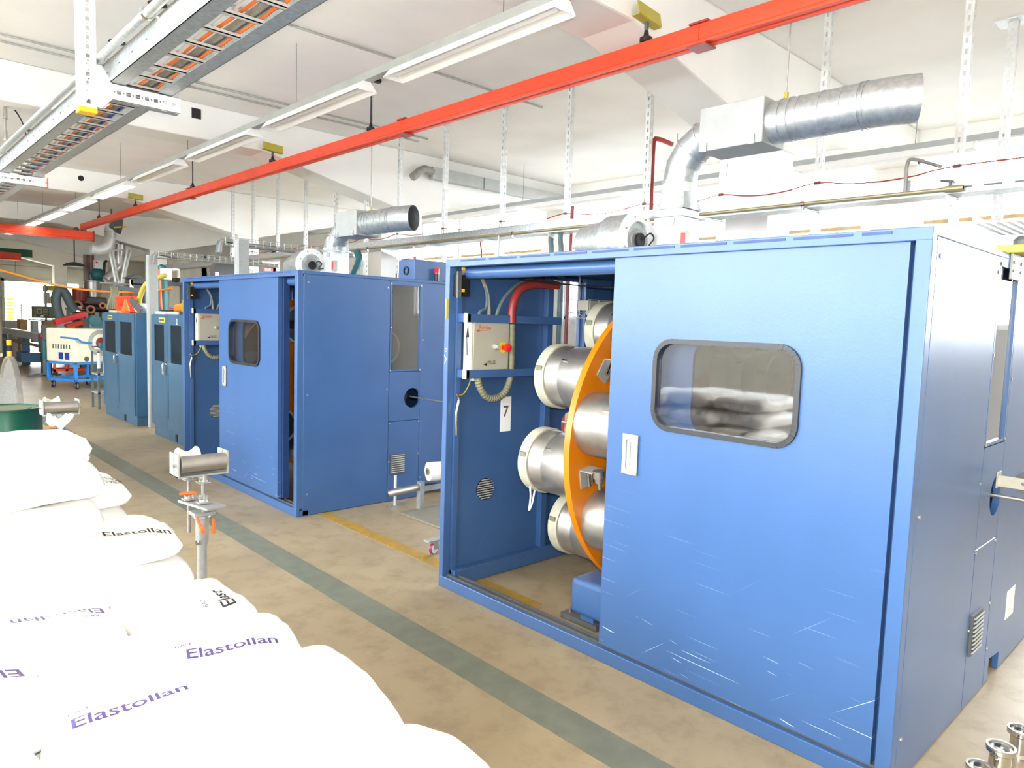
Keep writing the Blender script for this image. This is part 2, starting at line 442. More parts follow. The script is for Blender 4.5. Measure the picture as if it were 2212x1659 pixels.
struct(MB().box(-45, -8.25, -35, 45, -.3, -.2).build('outdoor_bounce_ground', 'white'))  # unseen white ground, added to throw sky light up onto the left ceiling
struct(MB().box(7.25, 45, -35, 45, -.3, -.2).build('outdoor_low_bounce_ground', 'dgrey'))  # unseen dark ground, added so little light bounces to the window-side ceiling
struct(MB().box(-8.2, 7.2, -8.2, -8.0, 0, CEIL).build('wall_near', 'wall'))
# far wall of grey panels with the gate opening
fw = MB()
fw.box(-8.2, 1.72, 33, 33.2, 0, CEIL); fw.box(3.35, 3.62, 33, 33.2, 0, CEIL); fw.box(4.3, 7.2, 33, 33.2, 0, CEIL)
fw.box(1.72, 3.35, 33, 33.2, 2.82, CEIL); fw.box(3.62, 4.3, 33, 33.2, 2.82, CEIL); fw.box(3.62, 4.3, 33, 33.2, 0, 1.0)
fwo = struct(fw.build('wall_far', 'farwall'))
for i in range(6):
    for (z0, z1) in ((2.86, 3.42), (3.435, 3.9), (3.915, 4.33)):
        MB().box(-2.5 + 1.55 * i, -0.965 + 1.55 * i, 32.965, 33.0, z0, z1).build('wall_panel', 'farwall', fwo, bevel=0.004, seg=1)
d1 = MB(); d1.box(1.66, 1.76, 32.9, 33.02, 0, 2.9); d1.box(3.31, 3.41, 32.9, 33.02, 0, 2.9); d1.box(1.66, 3.41, 32.9, 33.02, 2.8, 2.95)
struct(d1.build('door_1', 'grey'))
b_ = MB().box(-0.5, 2.3, 30.5, 30.62, 3.62, 3.9)
tag(b_.build('green_beam_cladding', 'green'), 'green painted cladding strip hanging high before the gate opening', 'cladding')

# ================================================================== THE ENCLOSED MACHINES
L_, W_, H_ = 2.88, 2.4, 2.2
ALU = 'blue'
def enclosure(loc, label, door0, chalk):
    """blue sheet-metal enclosure; door0: where along Y the sliding door starts"""
    t = thing('machine_enclosure', label, 'machine', loc, 'blue machine enclosures with sliding doors')
    o = Vector(loc)
    def B(name, m, boxes, **k):
        mb = MB()
        for b in boxes: mb.box(b[0] + o.x, b[1] + o.x, b[2] + o.y, b[3] + o.y, b[4], b[5])
        return mb.build(name, m, t, **k)
    B('floor_track', 'blue', [(0.0, 0.03, 0, L_, 0, 0.075), (0.03, 0.12, 0, L_, 0, 0.055)], bevel=0.004)
    B('track_rail', 'dgrey', [(0.035, 0.048, 0.05, L_ - .05, 0.05, 0.083), (0.095, 0.108, 0.05, L_ - .05, 0.05, 0.075)])
    B('frame_post', 'blue', [(0.0, 0.06, 0.0, 0.058, 0.07, H_ - .045)], bevel=0.004)
    B('frame_post', 'blue', [(0.0, 0.06, L_ - .045, L_, 0.07, H_ - .045)], bevel=0.004)
    hd = B('header', 'blue', [(0.0, 0.05, 0.0, L_, H_ - .05, H_)], bevel=0.003)
    y = 0.14; sl = MB().box(-0.002, 0.004, 0, 0.22, -0.006, 0.004)
    first = None
    for ln in (0.11, 0.24, 0.24, 0.24, 0.24, 0.24, 0.24, 0.24, 0.24, 0.24):
        if y + ln > L_ - 0.1: break
        MB().box(o.x - 0.0025, o.x + 0.003, o.y + y, o.y + y + ln, H_ - .02, H_ - .009).build('header_slot', 'darkblue', hd)
        y += ln + 0.035
    # rolled door runner behind the header
    MB().lathe((o.x + 0.13, o.y + 0.06, 2.118), Y_, [(0.040, 0), (0.040, L_ - 0.12)], 20).build('door_runner', 'blue', t, smooth=True)
    B('roof_panel', 'blue', [(0.05, W_, 0, L_, H_ - .03, H_)], bevel=0.004)
    B('back_panel', 'blue', [(W_ - .03, W_, 0.03, L_ - .03, 0.004, H_ - .03)])
    # the two end walls
    for (ya, yb, outer) in ((0.0, 0.03, -1), (L_ - .03, L_, 1)):
        f = B('end_panel', 'blue', [(0.06, 0.958, ya, yb, 0.004, H_ - .03)], bevel=0.003, seg=1)
        rp = MB().prism([(1.332 + o.x, .004), (1.42 + o.x, .004), (1.42 + o.x, .12), (1.62 + o.x, .1), (1.62 + o.x, .004), (W_ + o.x, .004), (W_ + o.x, H_ - .03), (1.332 + o.x, H_ - .03)],
                        (0, o.y + ya, 0), X_, Z_, Y_, yb - ya).build('end_panel', 'blue', t, bevel=0.003, seg=1)
        loop = circle(1.24, 1.02, 0.10)
        MB().holed(to_rect(loop, 0.962, 1.328, 0.8, 1.285), loop, (o.x, o.y + ya, 0), X_, Z_, Y_, yb - ya).build('hatch_panel', 'blue', t)
        B('hatch_panel', 'blue', [(0.962, 1.328, ya, yb, 0.004, 0.795)], bevel=0.003, seg=1)
        B('hatch_panel', 'blue', [(0.962, 1.328, ya, yb, 2.145, H_ - .03)])
        wf = B('end_window_frame', 'blue', [(0.962, 0.982, ya, yb, 1.29, 2.145), (1.308, 1.328, ya, yb, 1.29, 2.145), (0.962, 1.328, ya, yb, 1.29, 1.305), (0.962, 1.328, ya, yb, 2.13, 2.145)])
        MB().box(o.x + .975, o.x + 1.315, o.y + (ya + yb) / 2 - .003, o.y + (ya + yb) / 2 + .003, 1.3, 2.14).build('end_window_pane', 'acryl', wf)
        yo = o.y + (ya if outer < 0 else yb)
        for (px, pz) in ((0.1, 2.1), (0.1, 1.1), (0.1, 0.2), (0.93, 2.1), (0.935, 1.12), (0.97, 2.14), (0.97, 1.72), (0.97, 1.3), (1.32, 2.14), (1.32, 1.3), (0.97, 0.78), (1.32, 0.78), (0.97, 0.4), (1.32, 0.45), (1.35, 1.6), (1.36, 1.0), (1.35, .2)):
            MB().cyl((o.x + px, yo, pz), (o.x + px, yo + outer * 0.004, pz), 0.009, n=8).build('rivet', 'steel', t)
        if outer < 0:
            lv = MB().box(o.x + 0.985, o.x + 1.155, yo - 0.012, yo, 0.27, 0.47).build('louvre_vent', 'dgrey', t)
            for k in range(9):
                MB().obox((o.x + 1.07, yo - 0.012, 0.285 + 0.021 * k), (0.075, 0, 0), (0, 0.008, -0.006), (0, 0.002, 0.003)).build('louvre_slat', 'grey', lv)
            B('paper_label', 'white', [(1.69, 1.86, ya - 0.003, ya, 0.26, 0.42)])
    # frame edges seen inside the far end wall
    yi = L_ - .03
    B('inner_rib', 'blue', [(0.90, 0.96, yi - .05, yi, .08, H_ - .03)], bevel=0.004)
    B('inner_rib', 'blue', [(1.33, 1.42, yi - .04, yi, .03, H_ - .03)], bevel=0.004)
    B('inner_rib', 'blue', [(0.06, 0.1, yi - .03, yi, .08, H_ - .1)])
    B('inner_sill', 'blue', [(0.06, W_ - .03, yi - .07, yi, .004, .11)], bevel=0.004)
    # box bracket channels
    for z in (1.795, 1.425):
        br = B('box_bracket', 'blue', [(0.07, 0.97, yi - .125, yi - .10, z, z + .055), (0.07, 0.10, yi - .125, yi, z, z + .055)], bevel=0.003)
        B('bracket_end', 'beige', [(0.062, 0.07, yi - .13, yi - .095, z - .003, z + .06)])
    # round louvred opening and blanking disc
    ctr = at(1047, 1056, Y=4.97 - 4.97 + yi - .002); cz = ctr.z; cx = ctr.x
    vr = MB().cyl((o.x + cx, o.y + yi - .006, cz), (o.x + cx, o.y + yi, cz), 0.078, n=24).build('round_vent', 'black', t)
    for k in range(9):
        z = cz - .066 + .0165 * k; hw = math.sqrt(max(0, .076 ** 2 - (z - cz) ** 2))
        MB().obox((o.x + cx, o.y + yi - .010, z), (hw, 0, 0), (0, .006, -.004), (0, .001, .003)).build('vent_slat', 'grey', vr)
    MB().cyl((o.x + cx + .04, o.y + yi - .004, cz - .44), (o.x + cx + .04, o.y + yi, cz - .44), 0.082, n=24).build('blanking_disc', 'blue', t, bevel=0.002)
    st = B('paper_sticker', 'white', [(.50, .60, yi - .003, yi, 1.02, 1.27)])
    flat_text(MB(), '7', .11, (o.x + .52, o.y + yi - .0045, 1.13), X_, Z_).build('pen_mark', 'dgrey', st)
    # sliding door
    y0, y1 = door0, door0 + 1.402; wl = rrect(y0 + .39, y0 + 1.118, 1.305, 1.737, .095, 7)
    for dx, nm in ((0.02, 'sliding_door'),):
        dr = MB().holed([tuple(p) for p in to_rect(wl, y0, y1, .088, 2.155)], wl, (o.x + dx, o.y, 0), Y_, Z_, X_, 0.04).build(nm, 'door', t)
    gk = [(o.x + .018, o.y + a, b) for a, b in rrect(y0 + .392, y0 + 1.116, 1.307, 1.735, .093, 7)]
    g = MB(); n = len(gk); 
    for k in range(n): g.beam(gk[k], gk[(k + 1) % n], .024, .024, (1, 0, 0))
    for k in range(n): g.sphere(gk[k], .012, 8, 5)
    g.build('window_gasket', 'rubber', dr, smooth=True)
    MB().prism(rrect(y0 + .40, y0 + 1.108, 1.315, 1.727, .088, 7), (o.x + .028, o.y, 0), Y_, Z_, X_, .006).build('window_pane', 'acryl', dr)
    hl = rrect(y0 + 1.212, y0 + 1.270, 1.07, 1.225, .012, 3)
    MB().holed([tuple(p) for p in to_rect(hl, y0 + 1.196, y0 + 1.292, 1.044, 1.252)], hl, (o.x + .006, o.y, 0), Y_, Z_, X_, .006).build('pull_handle', 'alu', dr, bevel=0.001)
    ph = MB(); ph.box(o.x + .0165, o.x + .0185, o.y + y0 + 1.205, o.y + y0 + 1.277, 1.064, 1.231); ph.build('handle_recess', 'grey', dr)
    MB().obox((o.x + .014, o.y + y0 + 1.25, 1.15), (.004, .002, 0), (-.001, .003, 0), (0, 0, .06)).build('handle_lip', 'alu', dr)
    for a, b in ((1.203, 1.245), (1.285, 1.245), (1.203, 1.051), (1.285, 1.051)):
        MB().cyl((o.x + .003, o.y + y0 + a, b), (o.x + .006, o.y + y0 + a, b), .006, n=8).build('handle_screw', 'steel', dr)
    rl = rrect(y0 + .215, y0 + .95, 1.29, 1.75, .095, 7)
    rd = MB().holed(to_rect(rl, y0 + .0, y0 + 1.36, .088, 2.08), rl, (o.x + .085, o.y, 0), Y_, Z_, X_, 0.02).build('inner_door', 'blue', t)
    MB().prism(rrect(y0 + .21, y0 + .955, 1.285, 1.755, .095, 7), (o.x + .092, o.y, 0), Y_, Z_, X_, .004).build('inner_pane', 'acryl', rd)
    B('door_gap_shade', 'darkblue', [(.062, .12, door0 - .028, door0 - .003, .09, 2.14)])  # dark blue strip standing in for the shade in the gap beside the door
    if chalk:
        c = MB(); yy = L_ - .024
        c.obox((o.x - .001, o.y + yy, 1.60), (.001, 0, 0), (0, .012, 0), (0, 0, .0025)); c.obox((o.x - .001, o.y + yy, 1.615), (.001, 0, 0), (0, .006, 0), (0, 0, .004))
        c.obox((o.x - .001, o.y + yy + .003, 1.56), (.001, 0, 0), (0, .011, .011), (0, -.0015, .0015)); c.obox((o.x - .001, o.y + yy - .001, 1.535), (.001, 0, 0), (0, .012, -.016), (0, .0015, .0015))
        c.build('chalk_mark', 'chalk', t)
        # bearing beam and its foot plate inside
        p = at(1240, 1290, Z=.1)
        B('bearing_beam', 'blue', [(.215, .46, .35, 1.875, .085, .30)], bevel=0.03, seg=4)
        B('foot_plate', 'dgrey', [(.262, .56, 1.70, 1.985, .0, .035)]); B('foot_plate', 'dgrey', [(.2, .5, .4, .65, .0, .035)]); B('beam_leg', 'blue', [(.28, .42, 1.74, 1.84, .035, .09)]); B('beam_leg', 'blue', [(.28, .42, .45, .55, .035, .09)])
        for a, b in ((.30, 1.94), (.30, 1.75), (.50, 1.74)):
            MB().cyl((o.x + a, o.y + b, .035), (o.x + a, o.y + b, .065), .009, n=8).build('anchor_bolt', 'steel', t)
    return t
enc1 = enclosure((0, 0, 0), 'nearer blue machine enclosure, open beside its scratched sliding door', .08, True)
enc2 = enclosure((0, 4.97, 0), 'farther blue machine enclosure standing between the near one and the small cabinets', .42, False)

# rotor with steel canisters
def rotor():
    cx, cy, cz = 1.2, 1.93, 1.03
    t = thing('strand_rotor', 'orange rotor disc carrying steel canisters, in the doorway of the near enclosure', 'rotor', (cx, cy, 0), 'orange rotors inside the blue enclosures')
    MB().lathe((cx, cy - .02, cz), Y_, [(.10, 0), (1.0, 0), (1.0, .045), (.10, .045), (.10, 0)], 96, False).build('disc', 'orange', t, smooth=True)
    MB().cyl((cx, cy - 1.75, cz), (cx, cy + .8, cz), .10, n=24).build('shaft', 'steel', t, smooth=True)
    MB().lathe((cx, cy - 1.4, cz), Y_, [(.09, 0), (.22, 0), (.22, .3), (.09, .3)], 24, False).build('bearing', 'blue', t, smooth=True)
    def canister(ang, r, y0, y1, R):
        a = math.radians(ang); c = Vector((cx + r * math.cos(a), y0, cz + r * math.sin(a))); s = 1 if y1 > y0 else -1; Ln = abs(y1 - y0)
        d = MB().lathe(c, Y_ * s, [(R * .3, 0), (R, 0), (R, Ln * .56), (R * .985, Ln * .575), (R * .985, Ln * .59), (R, Ln * .605), (R, Ln), (R * .93, Ln), (R * .93, Ln * .4), (.05, Ln * .4), (.05, Ln)], 40).build('canister', 'steel', t, smooth=True)
        MB().ring(c + Y_ * (s * (Ln - .075)), Y_ * s, R + .012, R * .94, .08, 40).build('rim_band', 'beige', d, smooth=True, bevel=0.004)
        q = c + Y_ * (s * (Ln - .035)) + Vector((-(R + .012) * math.cos(.25), 0, (R + .012) * math.sin(.25)))
        MB().obox(q, (.004, 0, .001), (0, .026, 0), (-.004, 0, .022)).build('clasp', 'hose', d)
        k = MB().obox(c + Y_ * (s * Ln * .5) + Vector((-R * math.cos(.6), 0, R * math.sin(.6))), (.006, 0, -.005), (0, .02, 0), (.003, 0, .004)); k.build('latch', 'chrome', d)
    for k in range(8): canister(10 + 45 * k, .74, cy + .025, cy + .47, .205)
    for k in range(8): canister(32.5 + 45 * k, .80, cy - .02, cy - .46, .195)
    for k in range(8):
        a = math.radians(10 + 45 * k); c = Vector((cx + .86 * math.cos(a), cy - .02, cz + .86 * math.sin(a)))
        rad = Vector((math.cos(a), 0, math.sin(a))); tan = Vector((-math.sin(a), 0, math.cos(a)))
        b = MB().obox(c - Y_ * .004, rad * .05, tan * .06, Y_ * .004); b.obox(c - Y_ * .05 - tan * .055, rad * .05, tan * .004, Y_ * .05)
        bo = b.build('tensioner', 'alu', t)
        r1 = MB()
        for j in (-1, 0, 1):
            q = c - Y_ * .055 + rad * (.03 * j); r1.cyl(q - tan * .05, q + tan * (.02 + .02 * j), .012, n=10)
        r1.build('guide_pins', 'chrome', bo, smooth=True)
        q = c - Y_ * .11; MB().lathe(q - tan * .06, tan, [(.012, 0), (.035, 0), (.035, .045), (.026, .05), (.026, .075), (.012, .08), (.012, .12)], 16).build('brake_drum', 'steel', bo, smooth=True)
    return t
rot1 = rotor()
rot2 = dup(rot1, (0, 4.97, 0), 'orange rotor disc glimpsed through the narrow door gap of the far enclosure')

# things fixed to the inside of the left end wall
YI = 2.85
def control_box():
    yf = 2.745; a = at(1020, 708, Y=yf); b = at(1096, 790, Y=yf); x0 = a.x; x1 = b.x; z0, z1 = 1.465, 1.81; yb = 2.83
    t = thing('control_box', 'pale grey control box with red emergency button inside the near enclosure', 'control box', (x0, 2.76, 1.46), 'control boxes inside the blue enclosures')
    MB().box(x0, x1, yf, yb, z0, z1).build('box_body', 'boxgrey', t, bevel=0.004)
    hs = MB().box(x0 - .004, x0, yf + .004, yb - .004, z0 + .004, z1 - .004).build('hinge_strip', 'cream', t, bevel=0.0015)
    c = MB().prism([(-.016, 0), (.016, 0), (0, .085)], (x0 - .005, (yf + yb) / 2 - .004, z0 + .23), Y_, Z_, -X_, .001); c.obox((x0 - .0055, (yf + yb) / 2, z0 + .17), (.0005, 0, 0), (0, .004, 0), (0, .004, .06)); c.build('arrow_mark', 'inkk', hs)
    lid = MB().box(x0 + .012, x1, yf - .006, yf, z0 + .004, z1 - .004).build('lid', 'boxgrey', t, bevel=0.002)
    y = yf - .0075
    r = MB().prism([(0, 0), (.035, .012), (.035, -.012)], (x0 + .025, y, z1 - .07), X_, Z_, -Y_, .001); r.obox((x0 + .10, y, z1 - .066), (.05, 0, .002), (0, .0005, 0), (0, 0, .002))
    flat_text(r, 'Rovina', .040, (x0 + .05, y, z1 - .058), X_, Z_).build('red_note', 'inkr', lid)
    r = MB().prism([(0, 0), (.03, .010), (.03, -.010)], (x0 + .10, y, z0 + .05), X_, Z_, -Y_, .001); r.obox((x0 + .165, y, z0 + .053), (.045, 0, .003), (0, .0005, 0), (0, 0, .0015))
    flat_text(r, 'Akt110', .024, (x0 + .135, y, z0 + .06), X_, Z_).build('black_note', 'inkk', lid)
    bx = x1 - .055
    MB().cyl((bx, yf - .006, 1.63), (bx, yf - .014, 1.63), .036, n=24).build('button_plate', 'yellow', t)
    MB().lathe((bx, yf - .014, 1.63), -Y_, [(.018, 0), (.018, .03), (.027, .035), (.027, .055), (.0, .06)], 20).build('emergency_button', 'redp', t, smooth=True)
    MB().lathe((bx - .075, yf - .006, 1.635), -Y_, [(.02, 0), (.02, .02), (.014, .025), (.014, .045)], 16).build('selector_knob', 'grey', t, smooth=True)
    for dx in (.10, .22): MB().lathe((x0 + dx, 2.79, z1), Z_, [(.018, 0), (.018, .02), (.012, .03)], 10).build('cable_gland', 'alu', t)
    MB().lathe((x0 + .05, 2.78, z0), -Z_, [(.034, 0), (.034, .03), (.026, .035), (.026, .06)], 12).build('hose_gland', 'alu', t)
    return t
cb1 = control_box()
cb2 = dup(cb1, (0, 4.97, 0), 'pale grey control box half hidden behind the far enclosure door')
def pts(Y, *uv): return [at(u, v, Y=Y) for u, v in uv]
def hoses():
    out = []
    a = MB().tube(pts(2.74, (1105, 697), (1106, 670), (1112, 645), (1128, 622), (1160, 614), (1205, 617)), .030, 12, 8)
    out.append((tag(a.build('red_conduit', 'redpipe', smooth=True), 'thick red hose rising from the near control box', 'hose', 'red hoses above the control boxes'), 'thick red hose rising from the far control box'))
    P = catmull(pts(2.75, (1031, 808), (1034, 830), (1048, 855), (1068, 861), (1090, 848), (1102, 815), (1105, 760), (1106, 700)), 14)
    a = MB().tube(P, lambda t: .024 + .0022 * math.sin(t * 420), 10, 0)
    out.append((tag(a.build('corrugated_hose', 'hose', smooth=True), 'corrugated grey hose looping below the near control box', 'hose', 'corrugated hoses below the control boxes'), 'corrugated grey hose looping below the far control box'))
    a = MB().tube(pts(2.80, (1038, 695), (1036, 675), (1050, 665), (1052, 640), (1046, 612), (1036, 590)), .012, 8)
    out.append((tag(a.build('thin_conduit', 'hosed', smooth=True), 'green grey conduit from black switch to the near control box', 'conduit', 'conduits above the control boxes'), 'green grey conduit from black switch to the far control box'))
    a = MB().tube(pts(2.80, (1056, 697), (1056, 665), (1052, 630), (1040, 600), (1030, 588), (1012, 585), (994, 592)), .014, 8)
    out.append((tag(a.build('bent_conduit', 'grcable', smooth=True), 'grey conduit tied to the thin one in the near enclosure', 'conduit', 'bent conduits in the enclosures'), 'grey conduit tied to the thin one in the far enclosure'))
    a = MB().tube(pts(2.76, (1071, 697), (1076, 670), (1092, 640), (1120, 613), (1160, 596), (1190, 592), (1218, 598)), .013, 8)
    out.append((tag(a.build('arched_conduit', 'hosed', smooth=True), 'grey conduit arching over the thick red hose, near enclosure', 'conduit', 'arched conduits in the enclosures'), 'grey conduit arching over the thick red hose, far enclosure'))
    a = MB().tube(pts(2.82, (1019, 806), (1014, 828), (1002, 850), (990, 854)), .004, 6)
    out.append((tag(a.build('earth_wire', 'lime', smooth=True), 'thin green yellow earth wire below near control box', 'wire', 'earth wires in the enclosures'), 'thin green yellow earth wire below far control box'))
    a = MB().tube(pts(2.80, (987, 849), (991, 862), (988, 880), (985, 900), (986, 940)), .008, 8)
    out.append((tag(a.build('hanging_rod', 'chrome', smooth=True), 'slim metal rod hanging inside the near enclosure corner', 'rod', 'rods hanging in the enclosures'), 'slim metal rod hanging inside the far enclosure corner'))
    return out
for a, lb in hoses():
    b = a.copy(); COL.objects.link(b); b.location.y += 4.97; b['label'] = lb
def switch_unit():
    p = at(986, 640, Y=2.80); q = at(1015, 592, Y=2.80)
    t = thing('switch_unit', 'black limit switch unit high inside the near enclosure corner', 'switch', (p.x, 2.81, p.z), 'black switch units in the enclosures')
    MB().box(p.x, q.x, 2.79, 2.85, p.z, q.z - .01).build('switch_body', 'black', t, bevel=0.004)
    MB().box(p.x - .01, p.x + .02, 2.775, 2.79, p.z - .01, q.z + .01).build('switch_rail', 'dgrey', t)
    for z in (.06, .20): MB().box(p.x + .03, p.x + .055, 2.783, 2.79, p.z + z - .03, p.z + z - .01).build('warning_label', 'yellow', t)
    MB().box(p.x + .06, q.x - .01, 2.778, 2.79, p.z + .12, q.z - .03).build('switch_cover', 'dgrey', t, bevel=0.003)
    MB().box(p.x - .05, p.x - .02, 2.84, 2.85, p.z - .15, p.z - .02).build('hinge_plate', 'lime', t)
    return t
sw1 = switch_unit(); dup(sw1, (0, 4.97, 0), 'black limit switch unit high inside the far enclosure corner')
def basket():
    x0, x1 = .93, 2.30; yc = 2.53; z0 = 1.86; z1 = 1.98
    t = thing('wire_basket_tray', 'wire basket cable tray hanging under the near enclosure roof', 'cable tray', (x0, yc, z0))
    w = MB(); 
    for (y, z) in ((yc - .09, z1), (yc - .09, z0 + .03), (yc, z0 - .005), (yc + .09, z0 + .03), (yc + .09, z1)): w.tube([(x0, y, z), (x1, y, z)], .0035, 6, 0)
    w.build('long_wires', 'alu', t)
    for k in range(15):
        x = x0 + .02 + k * .095
        MB().tube([(x, yc - .09, z1), (x, yc - .09, z0 + .02), (x + .02, yc - .05, z0 - .01), (x + .02, yc + .05, z0 - .01), (x, yc + .09, z0 + .02), (x, yc + .09, z1)], .0035, 6, 0).build('basket_wire', 'alu', t)
    MB().box(x0 + .05, x1, yc - .05, yc + .05, z0 + .045, z1 - .005).build('cable_duct', 'boxgrey', t)
    MB().tube([(x0 + .02, yc - .07, z0 + .03), (x1, yc - .07, z0 + .03)], .02, 8, 0).build('duct_hose', 'grcable', t)
    for x in (1.0, 1.7): MB().cyl((x, yc + .06, z1), (x, yc + .06, 2.17), .006, n=6).build('hanger_rod', 'alu', t)
basket()
w = MB().tube(pts(2.35, (1145, 1050), (1146, 1075), (1143, 1102), (1150, 1085), (1155, 1060), (1157, 1055)), .006, 6)
tag(w.build('hanging_strap', 'chalk', smooth=True), 'white looped strap dangling below a canister near the doorway', 'strap')
tag(MB().tube([(.55, 2.75, 2.10), (.9, 2.2, 2.06), (1.2, 1.4, 2.08), (1.3, .5, 2.05)], .006, 6).build('roof_cable', 'black', smooth=True), 'black cable sagging under the near enclosure roof', 'cable')

# ================================================================== BLOWERS AND DUCTS on the roofs
def blower(dy, label):
    y = 2.19 + dy
    t = thing('exhaust_blower', label, 'blower', (1.45, y, H_), 'exhaust blowers on the enclosure roofs')
    c = Vector((1.36, y + .16, 2.43))
    MB().lathe(c + Y_ * .02, Y_, [(.10, 0), (.195, 0), (.195, .22), (.17, .24), (.13, .50), (.05, .52)], 36).build('scroll_housing', 'galv', t, smooth=True)
    MB().lathe(c, Y_, [(.135, 0), (.205, 0), (.205, .03), (.135, .03), (.135, 0)], 36, False).build('face_ring', 'white', t, smooth=True, bevel=0.003)
    MB().lathe(c + Y_ * .03, -Y_, [(.14, 0), (.13, .005), (.075, .012), (.072, .02), (.04, .02)], 30).build('inlet_disc', 'alu', t, smooth=True)
    MB().cyl(c + Y_ * .0, c + Y_ * -.02, .052, n=20).build('motor_boss', 'black', t, smooth=True)
    for k in range(8):
        a = math.radians(45 * k + 20); q = c + Vector((.17 * math.cos(a), 0, .17 * math.sin(a))); MB().cyl(q, q - Y_ * .006, .007, n=8).build('bolt', 'steel', t)
    MB().tube([c + Vector((.01, -.02, 0)), c + Vector((.05, -.06, .05)), c + Vector((.1, -.06, .02)), c + Vector((.06, -.05, -.04)), c + Vector((.18, -.05, -.02))], .006, 6).build('motor_lead', 'black', t, smooth=True)
    MB().box(1.49, 1.72, y - .11, y + .13, 2.2, 2.66).build('outlet_neck', 'galvw', t, bevel=0.006)
    MB().box(1.475, 1.735, y - .125, y + .145, 2.60, 2.625).build('neck_flange', 'galv', t, bevel=0.003)
    b = MB().box(1.475, 1.53, y - .16, y - .11, 2.36, 2.49).build('isolator_switch', 'boxgrey', t, bevel=0.004)
    MB().box(1.468, 1.475, y - .155, y - .125, 2.375, 2.475).build('switch_handle', 'redp', b)
    MB().box(1.484, 1.49, y - .05, y + .03, 2.54, 2.59).build('rating_plate', 'alu', t)
    for (a, b2) in ((1.28, 2.2), (1.66, 2.2)): MB().box(a, a + .05, y + .1, y + .4, 2.2, 2.24).build('mounting_foot', 'galv', t)
    return t
blower(0, 'exhaust blower with pale ring and red switch on the near enclosure roof')
blower(4.97, 'exhaust blower with white ring facing out on the far enclosure roof')
def duct(dy, ztop, label):
    y = 2.19 + dy; x = 1.605; r = .123
    t = thing('ventilation_duct', label, 'duct', (x, y, 2.66), 'galvanised ducts rising from the blowers')
    # square-to-round piece
    n = 32; sq = to_rect(circle(x, y, r, n), x - .115, x + .115, y - .12, y + .12); ci = circle(x, y, r, n)
    vs = [(a, b, 2.66) for a, b in sq] + [(a, b, 2.78) for a, b in ci]
    MB().add(vs, [(i, (i + 1) % n, n + (i + 1) % n, n + i) for i in range(n)]).build('square_to_round', 'galv', t, smooth=True)
    zs = ztop - .30
    MB().lathe((x, y, 2.78), Z_, [(r, 0), (r, zs - 2.78)], 32, False).build('riser', 'galvw', t, smooth=True)
    MB().ring((x, y, min(zs - .01, 2.86)), Z_, r + .006, r - .004, .018, 32).build('collar', 'galv', t, smooth=True)
    # gored elbow turning toward the camera end
    R = .30; prev = None; C0 = Vector((x, y - R, zs))
    for k in range(4):
        a0, a1 = math.radians(90 * k / 4), math.radians(90 * (k + 1) / 4); n = 32; vs = []
        for a in (a0, a1):
            d = Vector((0, math.cos(a), math.sin(a)))
            for j in range(n):
                b = 2 * math.pi * j / n; vs.append(C0 + d * (R + r * math.cos(b)) + X_ * (r * math.sin(b)))
        MB().add(vs, [(j, (j + 1) % n, n + (j + 1) % n, n + j) for j in range(n)]).build('elbow_gore', 'galv', t, smooth=True)
        d = Vector((0, math.cos(a1), math.sin(a1))); ax = Vector((0, -math.sin(a1), math.cos(a1)))
        MB().ring(C0 + d * R - ax * .004, ax, r + .006, r - .003, .008, 32).build('seam_ring', 'galv', t, smooth=True)
    yb = y - R + .06; ya = yb - .47; zc = zs + R
    bx = MB().box(x - .15, x + .15, ya, yb, zc - .145, zc + .145).build('silencer_box', 'grey', t, bevel=0.006)
    for yy in (yb - .05, ya + .07):
        q = MB().box(x - .162, x - .15, yy - .018, yy + .018, zc - .15, zc - .09); q.cyl((x - .165, yy, zc - .12), (x - .15, yy, zc - .12), .014, n=10); q.build('toggle_catch', 'galv', bx)
    MB().box(x - .10, x + .10, ya - .002, ya, zc - .08, zc + .08).build('side_label', 'cream', bx)
    e = ya - .62
    MB().lathe((x, ya, zc), -Y_, [(.135, 0), (.135, .62), (.127, .62), (.127, 0.02)], 36, False).build('spiral_pipe', 'galv', t, smooth=True)
    for k, s in enumerate((.07, .13, .19, .33, .46, .56, .59)):
        MB().ring((x, ya - s, zc), -Y_, .142 if k in (0, 1, 5, 6) else .139, .132, .010, 36).build('pipe_rib', 'galv', t, smooth=True)
    # turned end section
    n = 36; vs = []
    for k in range(4):
        a = math.radians(9 * k); d = Vector((0, -math.cos(a), -math.sin(a) * .0)) ; c = Vector((x + .5 * (1 - math.cos(a)), e - .5 * math.sin(a), zc))
        u = Vector((math.cos(a), math.sin(a), 0))
        for j in range(n):
            b = 2 * math.pi * j / n; vs.append(c + u * (.136 * math.cos(b)) + Z_ * (.136 * math.sin(b)))
    MB().add(vs, [(i * n + j, i * n + (j + 1) % n, (i + 1) * n + (j + 1) % n, (i + 1) * n + j) for i in range(3) for j in range(n)]).build('turned_end', 'galv', t, smooth=True)
    MB().cyl((x, ya - .07, zc + .14), (x, ya - .07, CEIL), .006, n=6).build('hanger_wire', 'alu', t)
    MB().cyl((x, ya - .07, zc + .135), (x, ya - .07, zc + .18), .016, n=8).build('hanger_nut', 'lime', t)
duct(0, 3.16, 'galvanised duct with grey box above the near enclosure, open pipe end')
duct(4.97, 2.90, 'lower galvanised duct with box above the far enclosure')
bx = thing('roof_cabinet', 'small blue steel cabinet with round knob on the far enclosure roof', 'cabinet', (1.42, 5.1, H_))
MB().box(1.27, 1.75, 5.02, 5.30, H_, H_ + .20).build('cabinet_body', 'blue', bx, bevel=0.004)
MB().ring((1.27, 5.16, H_ + .09), -X_, .045, .03, .012, 20).build('round_knob', 'black', bx, smooth=True)
